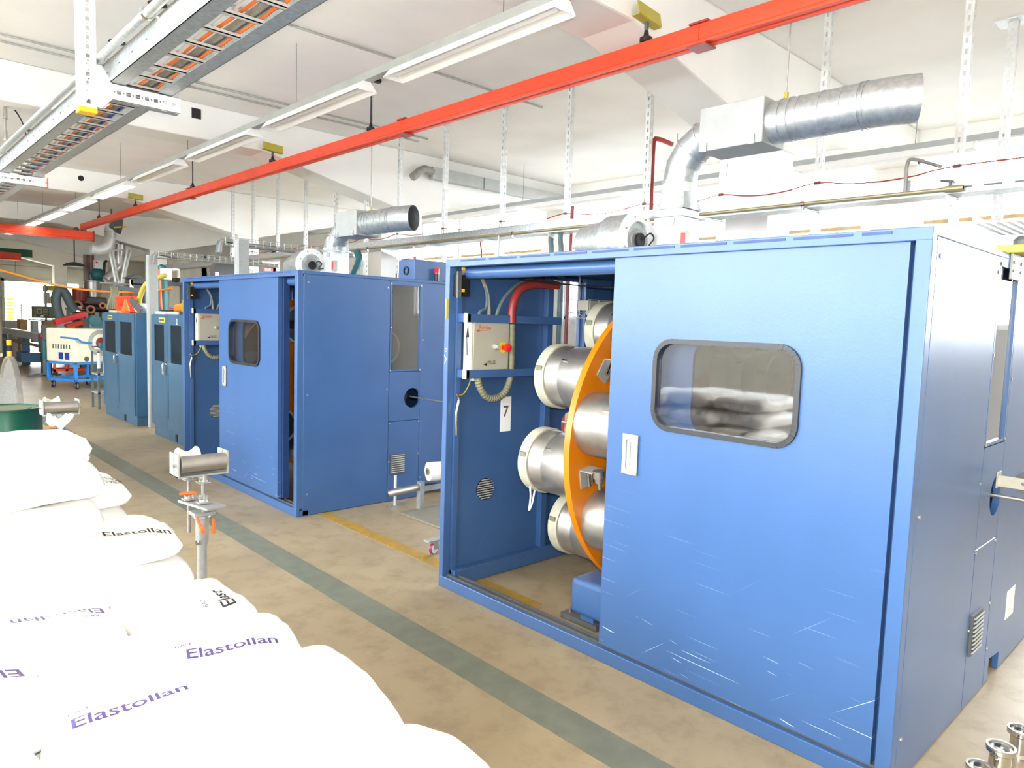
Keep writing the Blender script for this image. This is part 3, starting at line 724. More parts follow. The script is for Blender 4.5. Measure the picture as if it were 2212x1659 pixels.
bc = thing('signal_beacon', 'red and black signal beacon at the far enclosure roof edge', 'beacon', (1.55, 4.99, H_))
MB().cyl((1.52, 4.985, H_), (1.52, 4.985, H_ + .07), .024, n=16).build('beacon_base', 'black', bc, smooth=True)
MB().lathe((1.52, 4.985, H_ + .07), Z_, [(.024, 0), (.024, .05), (.018, .058)], 16).build('red_lens', 'redlens', bc, smooth=True)
tb = thing('roof_bracket', 'grey bracket with yellow hose piece on the near enclosure end wall top', 'bracket', (1.2, -.03, 2.1))
MB().box(1.12, 1.30, -.012, 0.0, 2.08, 2.20).build('bracket_plate', 'grey', tb, bevel=0.002)
for a, b in ((1.14, 2.16), (1.14, 2.12), (1.28, 2.16), (1.28, 2.12)): MB().cyl((a, -.018, b), (a, -.012, b), .008, n=8).build('bracket_screw', 'chrome', tb)
MB().box(1.10, 1.26, -.06, .06, 2.20, 2.24).build('yellow_block', 'lime', tb, bevel=0.008)
MB().lathe((1.32, -.01, 2.20), Z_, [(.05, 0), (.05, .08), (.03, .1)], 16).build('hose_stub', 'dgrey', tb, smooth=True)

# ================================================================== CABLE TRAY BEHIND THE MACHINES
XT = 2.72
TY0, TY1 = -2.0, 18.0
t = thing('cable_tray', 'long galvanised cable tray on slotted hangers behind the blue enclosures', 'cable tray', (XT, 5, 2.76))
tr = MB(); tr.box(XT - .10, XT - .095, TY0, TY1, 2.775, 2.885); tr.box(XT + .095, XT + .10, TY0, TY1, 2.775, 2.885); tr.box(XT - .10, XT + .10, TY0, TY1, 2.77, 2.776); tr.box(XT - .105, XT - .088, TY0, TY1, 2.880, 2.888)
tr.build('tray_channel', 'galv', t)
for k in range(22):
    MB().box(XT - .102, XT - .099, -1.8 + .17 * k, -1.70 + .17 * k, 2.80, 2.812).build('tray_slot', 'dgrey', t)
tp = thing('compressed_air_pipe', 'brass coloured air pipe running along the tray edge behind the enclosures', 'pipe', (XT - .13, 5, 2.79))
MB().cyl((XT - .135, .62, 2.795), (XT - .135, 12.3, 2.795), .013, n=10).build('pipe_run', 'brass', tp, smooth=True)
for y in (1.7, 2.9, 3.75, 5.0, 6.9, 8.0):
    MB().ring((XT - .135, y, 2.795), Y_, .022, .012, .025, 14).build('pipe_clamp', 'chrome', tp)
    MB().cyl((XT - .135, y + .012, 2.775), (XT - .135, y + .012, 2.745), .010, n=8).build('clamp_bolt', 'chrome', tp)
MB().tube([(XT - .135, .98, 2.80), (XT - .135, .98, 2.86), (XT - .135, .98, 2.99), (XT - .11, .95, 3.03), (XT + .05, .82, 2.99)], .013, 8, 5).build('riser_pipe', 'grcable', tp, smooth=True)
vl = MB().lathe((XT - .135, .62, 2.795), Y_, [(.018, 0), (.022, .02), (.022, .10), (.018, .12)], 12).build('valve_body', 'brass', tp, smooth=True)
MB().obox((XT - .135, .72, 2.85), (.004, 0, 0), (0, .04, .006), (0, 0, .006)).build('valve_lever', 'black', vl)
MB().cyl((XT - .135, .70, 2.80), (XT - .135, .70, 2.85), .009, n=8).build('valve_stem', 'dgrey', vl)
MB().tube([(XT - .135, 5.24, 2.79), (XT - .135, 5.24, 2.70), (XT - .135, 5.24, 2.52), (XT - .13, 5.24, 2.2)], .012, 8).build('drop_pipe', 'alu', tp, smooth=True)
def slotted(mb, org, u, w, z0, z1, pitch=.075, sw=.016, sh=.036, th=.003):
    """upright perforated strip: two edge bars and the bridges between the slots"""
    org, u = Vector(org), Vector(u); nrm = u.cross(Z_)
    def bar(a, b, c, d): mb.obox(org + u * ((a + b) / 2) + Z_ * ((c + d) / 2), u * ((b - a) / 2), nrm * (th / 2), Z_ * ((d - c) / 2))
    e = (w - sw) / 2
    bar(0, e, z0, z1); bar(w - e, w, z0, z1)
    z = z0
    while z < z1:
        bar(e, w - e, z, min(z1, z + pitch - sh)); z += pitch
# thin line clipped to the hangers, sagging between them
PY = [-.876 + s * 5.80 for s in (.2798, .4507, .60, .7448, .9253, 1.1059, 1.2993, 1.4791, 1.63, 1.7862, 1.9606, 2.1427, 2.3239, 2.4916)]
ORD = ('first', 'second', 'third', 'fourth', 'fifth', 'sixth', 'seventh', 'eighth', 'ninth', 'tenth', 'eleventh', 'twelfth', 'thirteenth', 'fourteenth')
def hanger(y, k):
    t = thing('slotted_hanger', ORD[k] + ' slotted galvanised hanger along the cable tray, counted from the near end', 'hanger', (2.89, y, CEIL), 'slotted hangers carrying the long cable tray')
    z0 = 2.45
    mb = MB(); slotted(mb, (2.87, y + .03, 0), (0, -1, 0), .055, z0, CEIL); mb.build('slotted_web', 'galvw', t)
    mb = MB(); slotted(mb, (2.87, y - .025, 0), (1, 0, 0), .05, z0, CEIL); mb.build('slotted_flange', 'galvw', t)
    MB().box(2.87, 2.92, y + .027, y + .03, z0, CEIL).build('back_flange', 'galv', t)
    MB().prism([(2.58, 2.755), (2.88, 2.765), (2.88, 2.66), (2.86, 2.66), (2.58, 2.735)], (0, y - .03, 0), X_, Z_, Y_, .004).build('cantilever_arm', 'galvw', t)
    MB().box(2.58, 2.88, y - .03, y + .01, 2.757, 2.768).build('arm_top', 'galv', t)
    MB().box(2.86, 2.87, y - .02, y + .02, 2.99, 3.012).build('wire_clip', 'dgrey', t)
for i, y in enumerate(PY): hanger(y, i)
wp = []
for i in range(len(PY) - 1):
    a, b = PY[i], PY[i + 1]
    for k in range(4): wp.append((2.85, a + (b - a) * k / 4, 3.0 - .05 * math.sin(math.pi * k / 4)))
wp = [(2.85, -1.5, 3.03), (2.85, 0, 3.0)] + wp
tag(MB().tube(wp, .005, 6, 2).build('sagging_wire', 'redpipe', smooth=True), 'thin brown wire sagging between the slotted hangers above the tray', 'wire')
# second short tray crossing at the right with its own hanger
t = thing('crossing_cable_tray', 'perforated cable tray running back toward the windows at far right', 'cable tray', (4.4, .5, 2.62))
m_ = MB()
for k in range(6): m_.box(2.95, 6.9, .30 + .06 * k, .335 + .06 * k, 2.60, 2.605)
m_.box(2.95, 6.9, .295, .30, 2.60, 2.66); m_.box(2.95, 6.9, .64, .645, 2.60, 2.66); m_.build('tray_strips', 'galv', t)
for x in (3.7, 4.7, 5.7): MB().box(x, x + .05, .2, .75, 2.555, 2.60).build('cross_arm', 'galv', t)
p = at(2188, 43, Z=CEIL)
t = thing('ceiling_hanger', 'slotted ceiling hanger with bolted head plate at far right', 'hanger', (p.x, p.y, CEIL))
m_ = MB(); slotted(m_, (p.x, p.y + .03, 0), (0, -1, 0), .07, 2.55, CEIL, .07); m_.build('slotted_web', 'galvw', t)
m_ = MB(); slotted(m_, (p.x, p.y - .04, 0), (1, 0, 0), .05, 2.55, CEIL, .07); m_.build('slotted_flange', 'galvw', t)
MB().box(p.x - .07, p.x + .12, p.y - .12, p.y + .11, CEIL - .012, CEIL).build('head_plate', 'galvw', t)
# red oxide pipes
for i, (uv, lb) in enumerate((([(1237, 445), (1232, 540), (1228, 600)], 'red oxide pipe standing beside a slotted hanger above the near doorway'),
                              ([(1038, 500), (1038, 530), (1040, 590)], 'thin red oxide pipe rising above the near enclosure corner'),
                              ([(1452, 312), (1420, 300), (1412, 312), (1408, 400), (1404, 520)], 'red oxide pipe bending under the ceiling beside the near duct'),
                              ([(858, 545), (856, 600), (855, 640)], 'red pipe rising behind the far enclosure beside the column'))):
    P = [at(u, v, X=3.05 if i != 2 else 2.98) for u, v in uv]; P.append(Vector((P[-1].x, P[-1].y, 0)))
    tag(MB().tube(P, .022 if i in (0, 2) else .012, 8, 3).build('red_pipe', 'redpipe', smooth=True), lb, 'pipe')
for j, u in enumerate((1192, 1213)):
    tag(MB().tube([at(u, 500, X=2.72), at(u - 2, 520, X=2.70), at(u - 1, 600, X=2.66), Vector((2.66, at(u - 1, 600, X=2.66).y, 0))], .03, 10, 4).build('green_hose', 'hosed', smooth=True), ('left' if j == 0 else 'right') + ' one of two slate green hoses dropping behind the near enclosure', 'hose')
tag(MB().tube([at(772, 545, X=2.45), at(776, 562, X=2.42), at(766, 590, X=2.35), at(752, 625, X=2.2)], .05, 12, 5).build('dark_flexible_hose', 'teal', smooth=True), 'dark green flexible hose behind the far blower', 'hose')
bd = MB()
p0 = at(785, 545, X=3.28)
for k, m in enumerate(('grcable', 'grey', 'hose', 'grcable')):
    tag(MB().box(3.22, 3.27, 8.55 - .42 - .07 * k, 8.55 - .37 - .07 * k, 0, 2.7).build('riser_conduit', m), ('leftmost', 'second', 'third', 'rightmost')[k] + ' of four grey conduits climbing beside the column behind far enclosure', 'conduit')
tag(MB().tube([(3.26, 8.55 - .73, 0), (3.26, 8.55 - .73, 1.5), (3.26, 8.55 - .73, 2.72)], .022, 8, 2).build('red_conduit', 'redp'), 'bright red conduit climbing beside the column behind far enclosure', 'conduit')

# ================================================================== LUMINAIRE ROWS
def light_row(x, z, y_first, n, pitch, lit_from, trunk_end, label, lab_off, lab_on, grp):
    t = thing('lighting_trunking', label, 'trunking', (x, y_first, z))
    MB().box(x - .035, x + .035, y_first - 1.2, trunk_end, z, z + .06).build('trunk_rail', 'grey', t)
    for k in range(int((trunk_end - y_first) / 2.9)):
        y = y_first + .55 + 2.9 * k
        MB().cyl((x, y, z + .06), (x, y, CEIL), .003, n=5).build('suspension_wire', 'dgrey', t)
    prof = [(-.035, 0), (.035, 0), (.095, -.075), (.088, -.075), (.030, -.010), (-.030, -.010), (-.088, -.075), (-.095, -.075)]
    for k in range(n):
        y0 = y_first + pitch * k; y1 = y0 + pitch - .38; on = k >= lit_from
        f = thing('ceiling_luminaire', (ORD[k - lit_from] + ' ' + lab_on if on else ORD[k] + ' ' + lab_off), 'light', (x, y0, z), grp + (' lit' if on else ' unlit'))
        MB().prism(prof, (x, y0, z), X_, Z_, Y_, y1 - y0).build('reflector', 'white', f)
        MB().box(x - .03, x + .03, y0 + .02, y1 - .02, z - .016, z - .010).build('inner_reflector', 'mirror', f)
        for ye in (y0, y1 - .004):
            MB().prism([(-.035, 0), (.035, 0), (.095, -.075), (-.095, -.075)], (x, ye - (.004 if ye == y0 else 0), z), X_, Z_, Y_, .008).build('end_cap', 'white', f)
        MB().cyl((x, y0 + .05, z - .042), (x, y1 - .05, z - .042), .019, n=10).build('tube', 'lamp' if on else 'tube', f)
light_row(.30, 3.73, 2.17, 9, 2.2, 4, 24, 'grey lighting trunking hung along the hall left of the red rail',
          'unlit trough luminaire from the near end, left of the red rail', 'lit trough luminaire from the near end, left of the red rail', 'luminaires left of the red rail')
light_row(5.2, 3.70, 1.25, 6, 2.15, 99, 15, 'grey lighting trunking hung in the bay by the windows', 'unlit trough luminaire from the near end, in front of the windows', '', 'luminaires by the windows')
# grey duct along a beam toward the windows
t = thing('beam_cable_duct', 'broad grey cable duct fixed along the beam toward the windows', 'cable duct', (5.4, 8.2, 4.1))
zb = at(1030, 385, Y=8.25).z
MB().box(3.82, 4.85, 8.18, 8.29, zb - .16, zb + .02).build('duct_length', 'grey', t)
MB().box(4.87, 6.95, 8.18, 8.29, zb - .16, zb + .02).build('duct_length', 'grey', t)
MB().tube([(3.84, 8.22, zb - .06), (3.65, 8.2, zb - .05), (3.45, 8.2, zb - .2)], .06, 10).build('cable_bundle', 'grcable', t, smooth=True)

# ================================================================== RED CRANE RAIL
XR = 1.29
def rail_profile(w=.085, h=.13):
    return [(-w / 2, h / 2), (w / 2, h / 2), (w / 2, -h * .28), (w * .66, -h * .34), (w * .66, -h / 2), (w * .2, -h / 2), (w * .2, -h * .42), (-w * .2, -h * .42), (-w * .2, -h / 2), (-w * .66, -h / 2), (-w * .66, -h * .34), (-w / 2, -h * .28)]
t = thing('crane_rail', 'long red crane rail hung along the hall above the enclosures', 'crane rail', (XR, 6, 3.72))
pr = rail_profile()
for (a, b) in ((-2.0, 1.86), (1.86, 5.26), (5.26, 11.3), (11.3, 18.45)):
    MB().prism(pr, (XR, a, 3.722), X_, Z_, Y_, b - a - .003).build('rail_length', 'red', t, bevel=0.004)
for y in (1.86, 5.26, 11.3):
    MB().box(XR - .065, XR + .065, y - .07, y + .07, 3.64, 3.652).build('joint_plate', 'redpipe', t); MB().box(XR - .055, XR + .055, y - .07, y + .07, 3.787, 3.80).build('joint_plate', 'redpipe', t)
def rail_hanger(y, z1, plate, k):
    h = thing('rail_hanger', (('nearest', 'middle', 'farthest')[k] + ' yellow clamp plate with short rod holding the red rail') if plate else (('nearest', 'middle', 'farthest')[k] + ' long black rod holding the red rail from the ceiling slab'), 'hanger', (XR, y, z1), 'yellow plated rail hangers' if plate else 'black rod rail hangers')
    MB().cyl((XR, y, 3.80), (XR, y, z1), .009, n=8).build('rod', 'black' if not plate else 'dgrey', h, smooth=True)
    MB().lathe((XR, y, 3.785), Z_, [(.03, 0), (.045, .01), (.045, .04), (.02, .055), (.014, .09)], 12).build('rail_clamp', 'black', h, smooth=True)
    if plate:
        MB().obox((XR, y - .02, z1 + .03), (.13, 0, -.01), (0, .006, 0), (.004, .012, .048)).build('clamp_plate', 'lime', h)
        MB().obox((XR, y, z1 - .018), (.13, 0, -.01), (0, .03, 0), (0, .001, .004)).build('plate_lip', 'lime', h)
        MB().lathe((XR, y, 3.87), Z_, [(.012, 0), (.016, .02), (.016, .1), (.012, .12)], 8).build('turnbuckle', 'dgrey', h)
    else:
        MB().box(XR - .11, XR + .11, y - .03, y + .03, z1 - .04, z1).build('ceiling_shoe', 'black', h, bevel=0.008)
for k in (1, 2, 3): rail_hanger(BY[k] - .285, 3.955, True, k - 1)
for k, y in enumerate((5.9, 11.2, 16.9)): rail_hanger(y, CEIL, False, k)
t = thing('cross_rail', 'red crane bridge beam crossing below the far end of the long red rail', 'crane rail', (0, 18.55, 3.5))
MB().prism(rail_profile(.13, .21), (-7.5, 18.6, 3.54), Y_, Z_, X_, 9.05).build('bridge_beam', 'red', t, bevel=0.006)
MB().box(1.55, 1.57, 18.52, 18.68, 3.42, 3.66).build('end_stop', 'redpipe', t)
for x in (1.2, 1.35): MB().lathe((x, 18.55, 3.66), Y_, [(.06, 0), (.06, .04)], 12).build('trolley_wheel', 'dgrey', t)
t = MB().prism(rail_profile(.15, .24), (-4, 27, 3.42), Y_, Z_, X_, 5.4).build('rear_rail', 'red', bevel=0.006)
tag(t, 'short red rail end hanging farthest back near the gate', 'crane rail')

# ================================================================== CABLE LADDER at upper left
LX0, LX1, LZ = -1.45, -1.03, 3.42
t = thing('cable_ladder', 'big galvanised cable ladder hanging along the hall at upper left', 'cable ladder', (-1.24, 6, LZ))
def side(name, xo, s):
    m = MB(); m.box(xo, xo + s * .004, 1.2, 19, LZ, LZ + .16); m.box(xo, xo + s * .10, 1.2, 19, LZ, LZ + .004); m.box(xo, xo + s * .03, 1.2, 19, LZ + .156, LZ + .16)
    return m.build(name, 'galv', t)
s1 = side('side_rail', LX0, 1); s2 = side('side_rail', LX1, -1)
MB().box(LX0 - .003, LX0, 3.2, 3.9, LZ + .02, LZ + .14).build('splice_plate', 'galvw', s1)
for y in np.arange(1.4, 13, .30):
    MB().box(LX0 - .0015, LX0, y, y + .03, LZ + .075, LZ + .083).build('rail_slot', 'dgrey', s1)
y = 1.35; k = 0
slp = 2.10
r0 = -.876 + 2.10 * (LX1 - .10 + 2.911)
while y < 18.8:
    m = MB(); m.box(LX0 + .05, LX1 - .05, y, y + .035, LZ + .006, LZ + .012); m.box(LX0 + .05, LX1 - .05, y, y + .004, LZ + .006, LZ + .028); m.box(LX0 + .05, LX1 - .05, y + .031, y + .035, LZ + .006, LZ + .028)
    m.build('rung', 'hosed' if False else 'galvw', t); y += .30
def cable(name, x, z, r, m, y0, y1, lb, wob=.012):
    P = [(x + random.uniform(-wob, wob), y0 + (y1 - y0) * k / 26, z + random.uniform(-.004, .008)) for k in range(27)]
    tag(MB().tube(P, r, 8, 3).build(name, m, smooth=True), lb, 'cable')
cable('white_cable', -1.275, LZ + .040, .008, 'chalk', 1.3, 9.5, 'thin white cable lying in the cable ladder')
cable('orange_cable', -1.238, LZ + .042, .010, 'orcable', 1.3, 9.0, 'orange cable beside the thin white one in the ladder', .006)
cable('grey_cable', -1.185, LZ + .052, .022, 'grcable', 1.3, 18, 'thick grey cable along the middle of the ladder')
cable('orange_cable', -1.128, LZ + .040, .009, 'orcable', 1.3, 5.0, 'short run of orange cable at the right rail of the ladder', .006)
cable('blue_cable', -1.150, LZ + .044, .012, 'bluecable', 5.0, 16, 'dark blue cable in the ladder beside the thick grey one', .006)
cable('orange_cable', -1.118, LZ + .040, .008, 'orcable', 6.4, 12, 'orange cable far along the right side of the ladder', .006)
def ladder_bracket(y, cap, lab, xa):
    b = thing('ladder_bracket', lab, 'bracket', (-1.55, y, LZ), 'perforated brackets under the cable ladder')
    def plate(org, u, v, w, ln, holes):
        """perforated steel strip along v with alternating square and round holes"""
        org, u, v = Vector(org), Vector(u), Vector(v); n = u.cross(v).normalized(); mb = MB(); p = .062
        e = (w - .026) / 2
        def bar(a0, a1, b0, b1): mb.obox(org + u * ((a0 + a1) / 2) + v * ((b0 + b1) / 2), u * ((a1 - a0) / 2), v * ((b1 - b0) / 2), n * .002)
        bar(0, e, 0, ln); bar(w - e, w, 0, ln)
        q = .03; bar(e, w - e, 0, q)
        while q < ln:
            h = .030; q2 = min(ln, q + p * .5 + .0); 
            nx = q + h
            if nx >= ln: break
            # bridge with a round hole
            c1 = min(ln, q + p); L2 = c1 - nx
            if L2 > .02:
                lp = [(e + .013 + .007 * math.cos(2 * math.pi * i / 12), nx + L2 / 2 + .007 * math.sin(2 * math.pi * i / 12)) for i in range(12)]
                mb.holed([tuple(z) for z in to_rect(lp, e, w - e, nx, c1)], lp, org - n * .002, u, v, n, .004)
            else: bar(e, w - e, nx, c1)
            q = c1
        return mb
    zt = CEIL; zb = LZ - .21
    plate((-1.64, y - .05, zb), X_, Z_, .105, zt - zb, True).build('perforated_post', 'white', b)
    MB().box(-1.643, -1.639, y - .05, y + .05, zb, zt).build('post_flange', 'white', b); MB().box(-1.539, -1.535, y - .05, y + .05, zb, zt).build('post_flange', 'white', b)
    plate((-1.50, y - .052, LZ - .008), -Z_, X_, .105, .53, True).build('perforated_arm', 'white', b)
    MB().box(-1.50, -.97, y - .05, y + .05, LZ - .010, LZ - .006).build('arm_top', 'galv', b)
    m = MB()
    for k in range(5): m.box(-1.46 + .1 * k, -1.40 + .1 * k, y - .03, y - .01, LZ - .116, LZ - .112)
    m.box(-1.5, -.97, y - .052, y - .035, LZ - .114, LZ - .11); m.box(-1.5, -.97, y - .005, y + .05, LZ - .114, LZ - .11); m.build('arm_bottom', 'galv', b)
    MB().prism([(-1.536, LZ + .10), (-1.50, LZ + .10), (-1.44, LZ), (-1.44, LZ - .12), (-1.50, LZ - .19), (-1.536, LZ - .19)], (0, y - .048, 0), X_, Z_, Y_, .01).build('gusset', 'white', b)
    if cap == 'post': MB().box(-1.646, -1.532, y - .055, y + .055, zb - .03, zb + .006).build('end_cap', 'yellow', b, bevel=0.004)
    else: MB().box(-.972, -.955, y - .055, y + .055, LZ - .12, LZ - .004).build('end_cap', 'signal', b, bevel=0.004)
    for x in (-1.42, -1.06): MB().box(x, x + .07, y - .05, y + .02, LZ - .004, LZ + .05).build('hold_down_clip', 'chrome', b)
ladder_bracket(5.0, 'post', 'white perforated ladder bracket with a yellow end cap, nearest one', 0)
ladder_bracket(9.83, 'arm', 'white perforated ladder bracket with an orange arm end, second one', 0)
t = thing('ladder_pipe', 'galvanised pipe running along the outer side of the cable ladder', 'pipe', (-1.52, 6, LZ + .17))
MB().cyl((-1.51, 1.2, LZ + .155), (-1.51, 18, LZ + .155), .028, n=14).build('pipe_run', 'galv', t, smooth=True)
for y in (3.86, 9.2):
    MB().ring((-1.51, y, LZ + .155), Y_, .042, .028, .03, 18).build('pipe_clamp', 'chrome', t, smooth=True)
    MB().cyl((-1.46, y + .015, LZ + .15), (-1.42, y + .015, LZ + .11), .01, n=8).build('clamp_bolt', 'chrome', t)
p = at(12, 290, Y=8.6)
t = thing('air_filter', 'small silver air regulator standing on the ladder pipe at far left', 'regulator', (p.x, 8.6, LZ + .17))
MB().lathe((p.x, 8.6, LZ + .16), Z_, [(.018, 0), (.018, .10), (.012, .11), (.012, .22), (.022, .225), (.022, .33), (.014, .34), (.010, .40)], 14).build('regulator_body', 'chrome', t, smooth=True)
MB().tube([(p.x, 8.6, LZ + .55), (p.x + .06, 8.65, LZ + .55), (p.x + .16, 8.7, LZ + .42), (p.x + .21, 8.7, LZ + .22)], .008, 6).build('air_hose', 'black', t, smooth=True)

# ================================================================== BETWEEN THE ENCLOSURES
t = thing('tape_roll', 'big white tape roll on a mandrel between the two enclosures', 'tape roll', (1.15, 4.3, .4))
c = at(925, 1019, Y=4.38); Rr = .088
MB().lathe(c, X_ * .96 - Y_ * .25, [(.034, 0), (Rr, 0), (Rr, .30), (.034, .30), (.034, 0)], 36, False).build('tape_winding', 'white', t, smooth=True)
ax = (X_ * .96 - Y_ * .25).normalized()
MB().lathe(c - ax * .012, ax, [(.022, 0), (.036, 0), (.036, .32), (.022, .32), (.022, 0)], 24, False).build('core_tube', 'hose', t, smooth=True)
MB().tube([c + Vector((.16, -.05, -.08)), c + Vector((.16, -.06, -.16)), c + Vector((.17, -.07, -.24)), c + Vector((.20, -.08, -.28))], .006, 6).build('loose_tape', 'white', t, smooth=True)
m_ = MB(); q = c + ax * .25
m_.box(q.x - .02, q.x + .35, q.y - .03, q.y + .03, .08, .14); m_.box(q.x + .05, q.x + .12, q.y - .03, q.y + .03, .0, q.z + .02); m_.cyl(q - ax * .1, q + ax * .2, .02)
m_.build('stand_frame', 'galv', t)
t = thing('steel_mandrel', 'steel tube mandrel lying on a low stand before the far enclosure', 'mandrel', (.8, 4.6, .1))
a = at(840, 1066, Y=4.72); b = at(905, 1052, Y=4.55)
MB().lathe(a, b - a, [(.020, 0), (.032, 0), (.036, .03), (.036, (b - a).length - .02), (.03, (b - a).length)], 24).build('mandrel_tube', 'steel', t, smooth=True)
MB().cyl(a - (b - a).normalized() * .004, a, .024, n=18).build('red_end', 'redpipe', t)
m_ = MB(); m_.box(b.x - .005, b.x + .045, b.y - .03, b.y + .03, 0, b.z + .05); m_.box(b.x, b.x + .5, b.y - .01, b.y + .01, b.z - .05, b.z); m_.build('side_bracket', 'galv', t)
p = at(853, 1093, Z=0)
t = thing('threaded_post', 'upright threaded steel post on a small foot before the far enclosure', 'post', (p.x, p.y, 0))
MB().cyl((p.x, p.y, .006), (p.x, p.y, .30), .014, n=12).build('post_rod', 'galvw', t, smooth=True)
MB().box(p.x - .06, p.x + .08, p.y - .02, p.y + .02, 0, .008).build('post_foot', 'galv', t)
p = at(935, 1197, Z=0)
t = thing('castor_wheel', 'grey swivel castor with red tyre beside the near enclosure corner', 'castor', (p.x, p.y, 0))
MB().lathe((p.x + .005, p.y + .012, .045), Vector((.25, -.97, 0)), [(.03, 0), (.045, 0), (.045, .024), (.03, .024), (.03, 0)], 24, False).build('tyre', 'magenta', t, smooth=True)
MB().lathe((p.x + .003, p.y + .016, .045), Vector((.25, -.97, 0)), [(.006, -.003), (.039, 0), (.039, .03), (.006, .034)], 24).build('wheel_hub', 'white', t, smooth=True)
m_ = MB(); m_.box(p.x - .005, p.x + .035, p.y - .02, p.y + .03, .04, .11); m_.box(p.x - .06, p.x + .13, p.y - .03, p.y + .04, .105, .115); m_.build('castor_fork', 'alu', t)
# guided wire through the enclosures
tag(MB().tube([(1.24, 5.02, 1.03), (1.24, 4.0, 1.03), (1.24, 2.86, 1.03)], .008, 8, 0).build('process_wire', 'steel', smooth=True), 'thin taut wire between the far enclosure hole and the near one', 'wire')
tag(MB().tube([(1.24, .02, 1.02), (1.24, -.9, 1.02), (1.24, -3, 1.02)], .010, 8, 0).build('process_wire', 'steel', smooth=True), 'thin taut wire leaving the near enclosure at far right', 'wire')
t = thing('guide_roller', 'grooved guide roller on a steel fork above the near enclosure wire hole', 'roller', (1.24, -.05, 1.07))
MB().lathe((1.255, -.12, 1.10), X_, [(.05, 0), (.055, .0), (.045, .015), (.055, .03), (.05, .03)], 28).build('grooved_wheel', 'dgrey', t, smooth=True)
m_ = MB(); m_.box(1.235, 1.247, -.13, -.0, 1.07, 1.125); m_.box(1.225, 1.30, -.006, 0, 1.06, 1.14); m_.build('fork', 'beige', t, bevel=0.002)
MB().cyl((1.23, -.11, 1.10), (1.30, -.11, 1.10), .008, n=10).build('axle', 'chrome', t)
# chrome spools at the lower right
for (u, v, r, h, lb) in ((2163, 1612, .052, .16, 'polished steel spool with hollow rim at the lower right, tallest one'), (2206, 1575, .05, .12, 'polished steel spool half cut by the right picture edge'), (2118, 1654, .05, .10, 'low polished steel spool at the very bottom right')):
    q = at(u, v, Z=h)
    t = thing('steel_spool', lb, 'spool', (q.x, q.y, 0))
    MB().lathe((q.x, q.y, 0), Z_, [(r, 0), (r, .01), (r * .74, .02), (r * .74, h - .03), (r, h - .02), (r, h), (r * .86, h), (r * .80, h - .03), (.0, h - .035)], 32).build('spool_body', 'chrome', t, smooth=True)
    MB().ring((q.x, q.y, h - .006), Z_, r * 1.01, r * .84, .008, 32).build('spool_rim', 'steel', t, smooth=True)

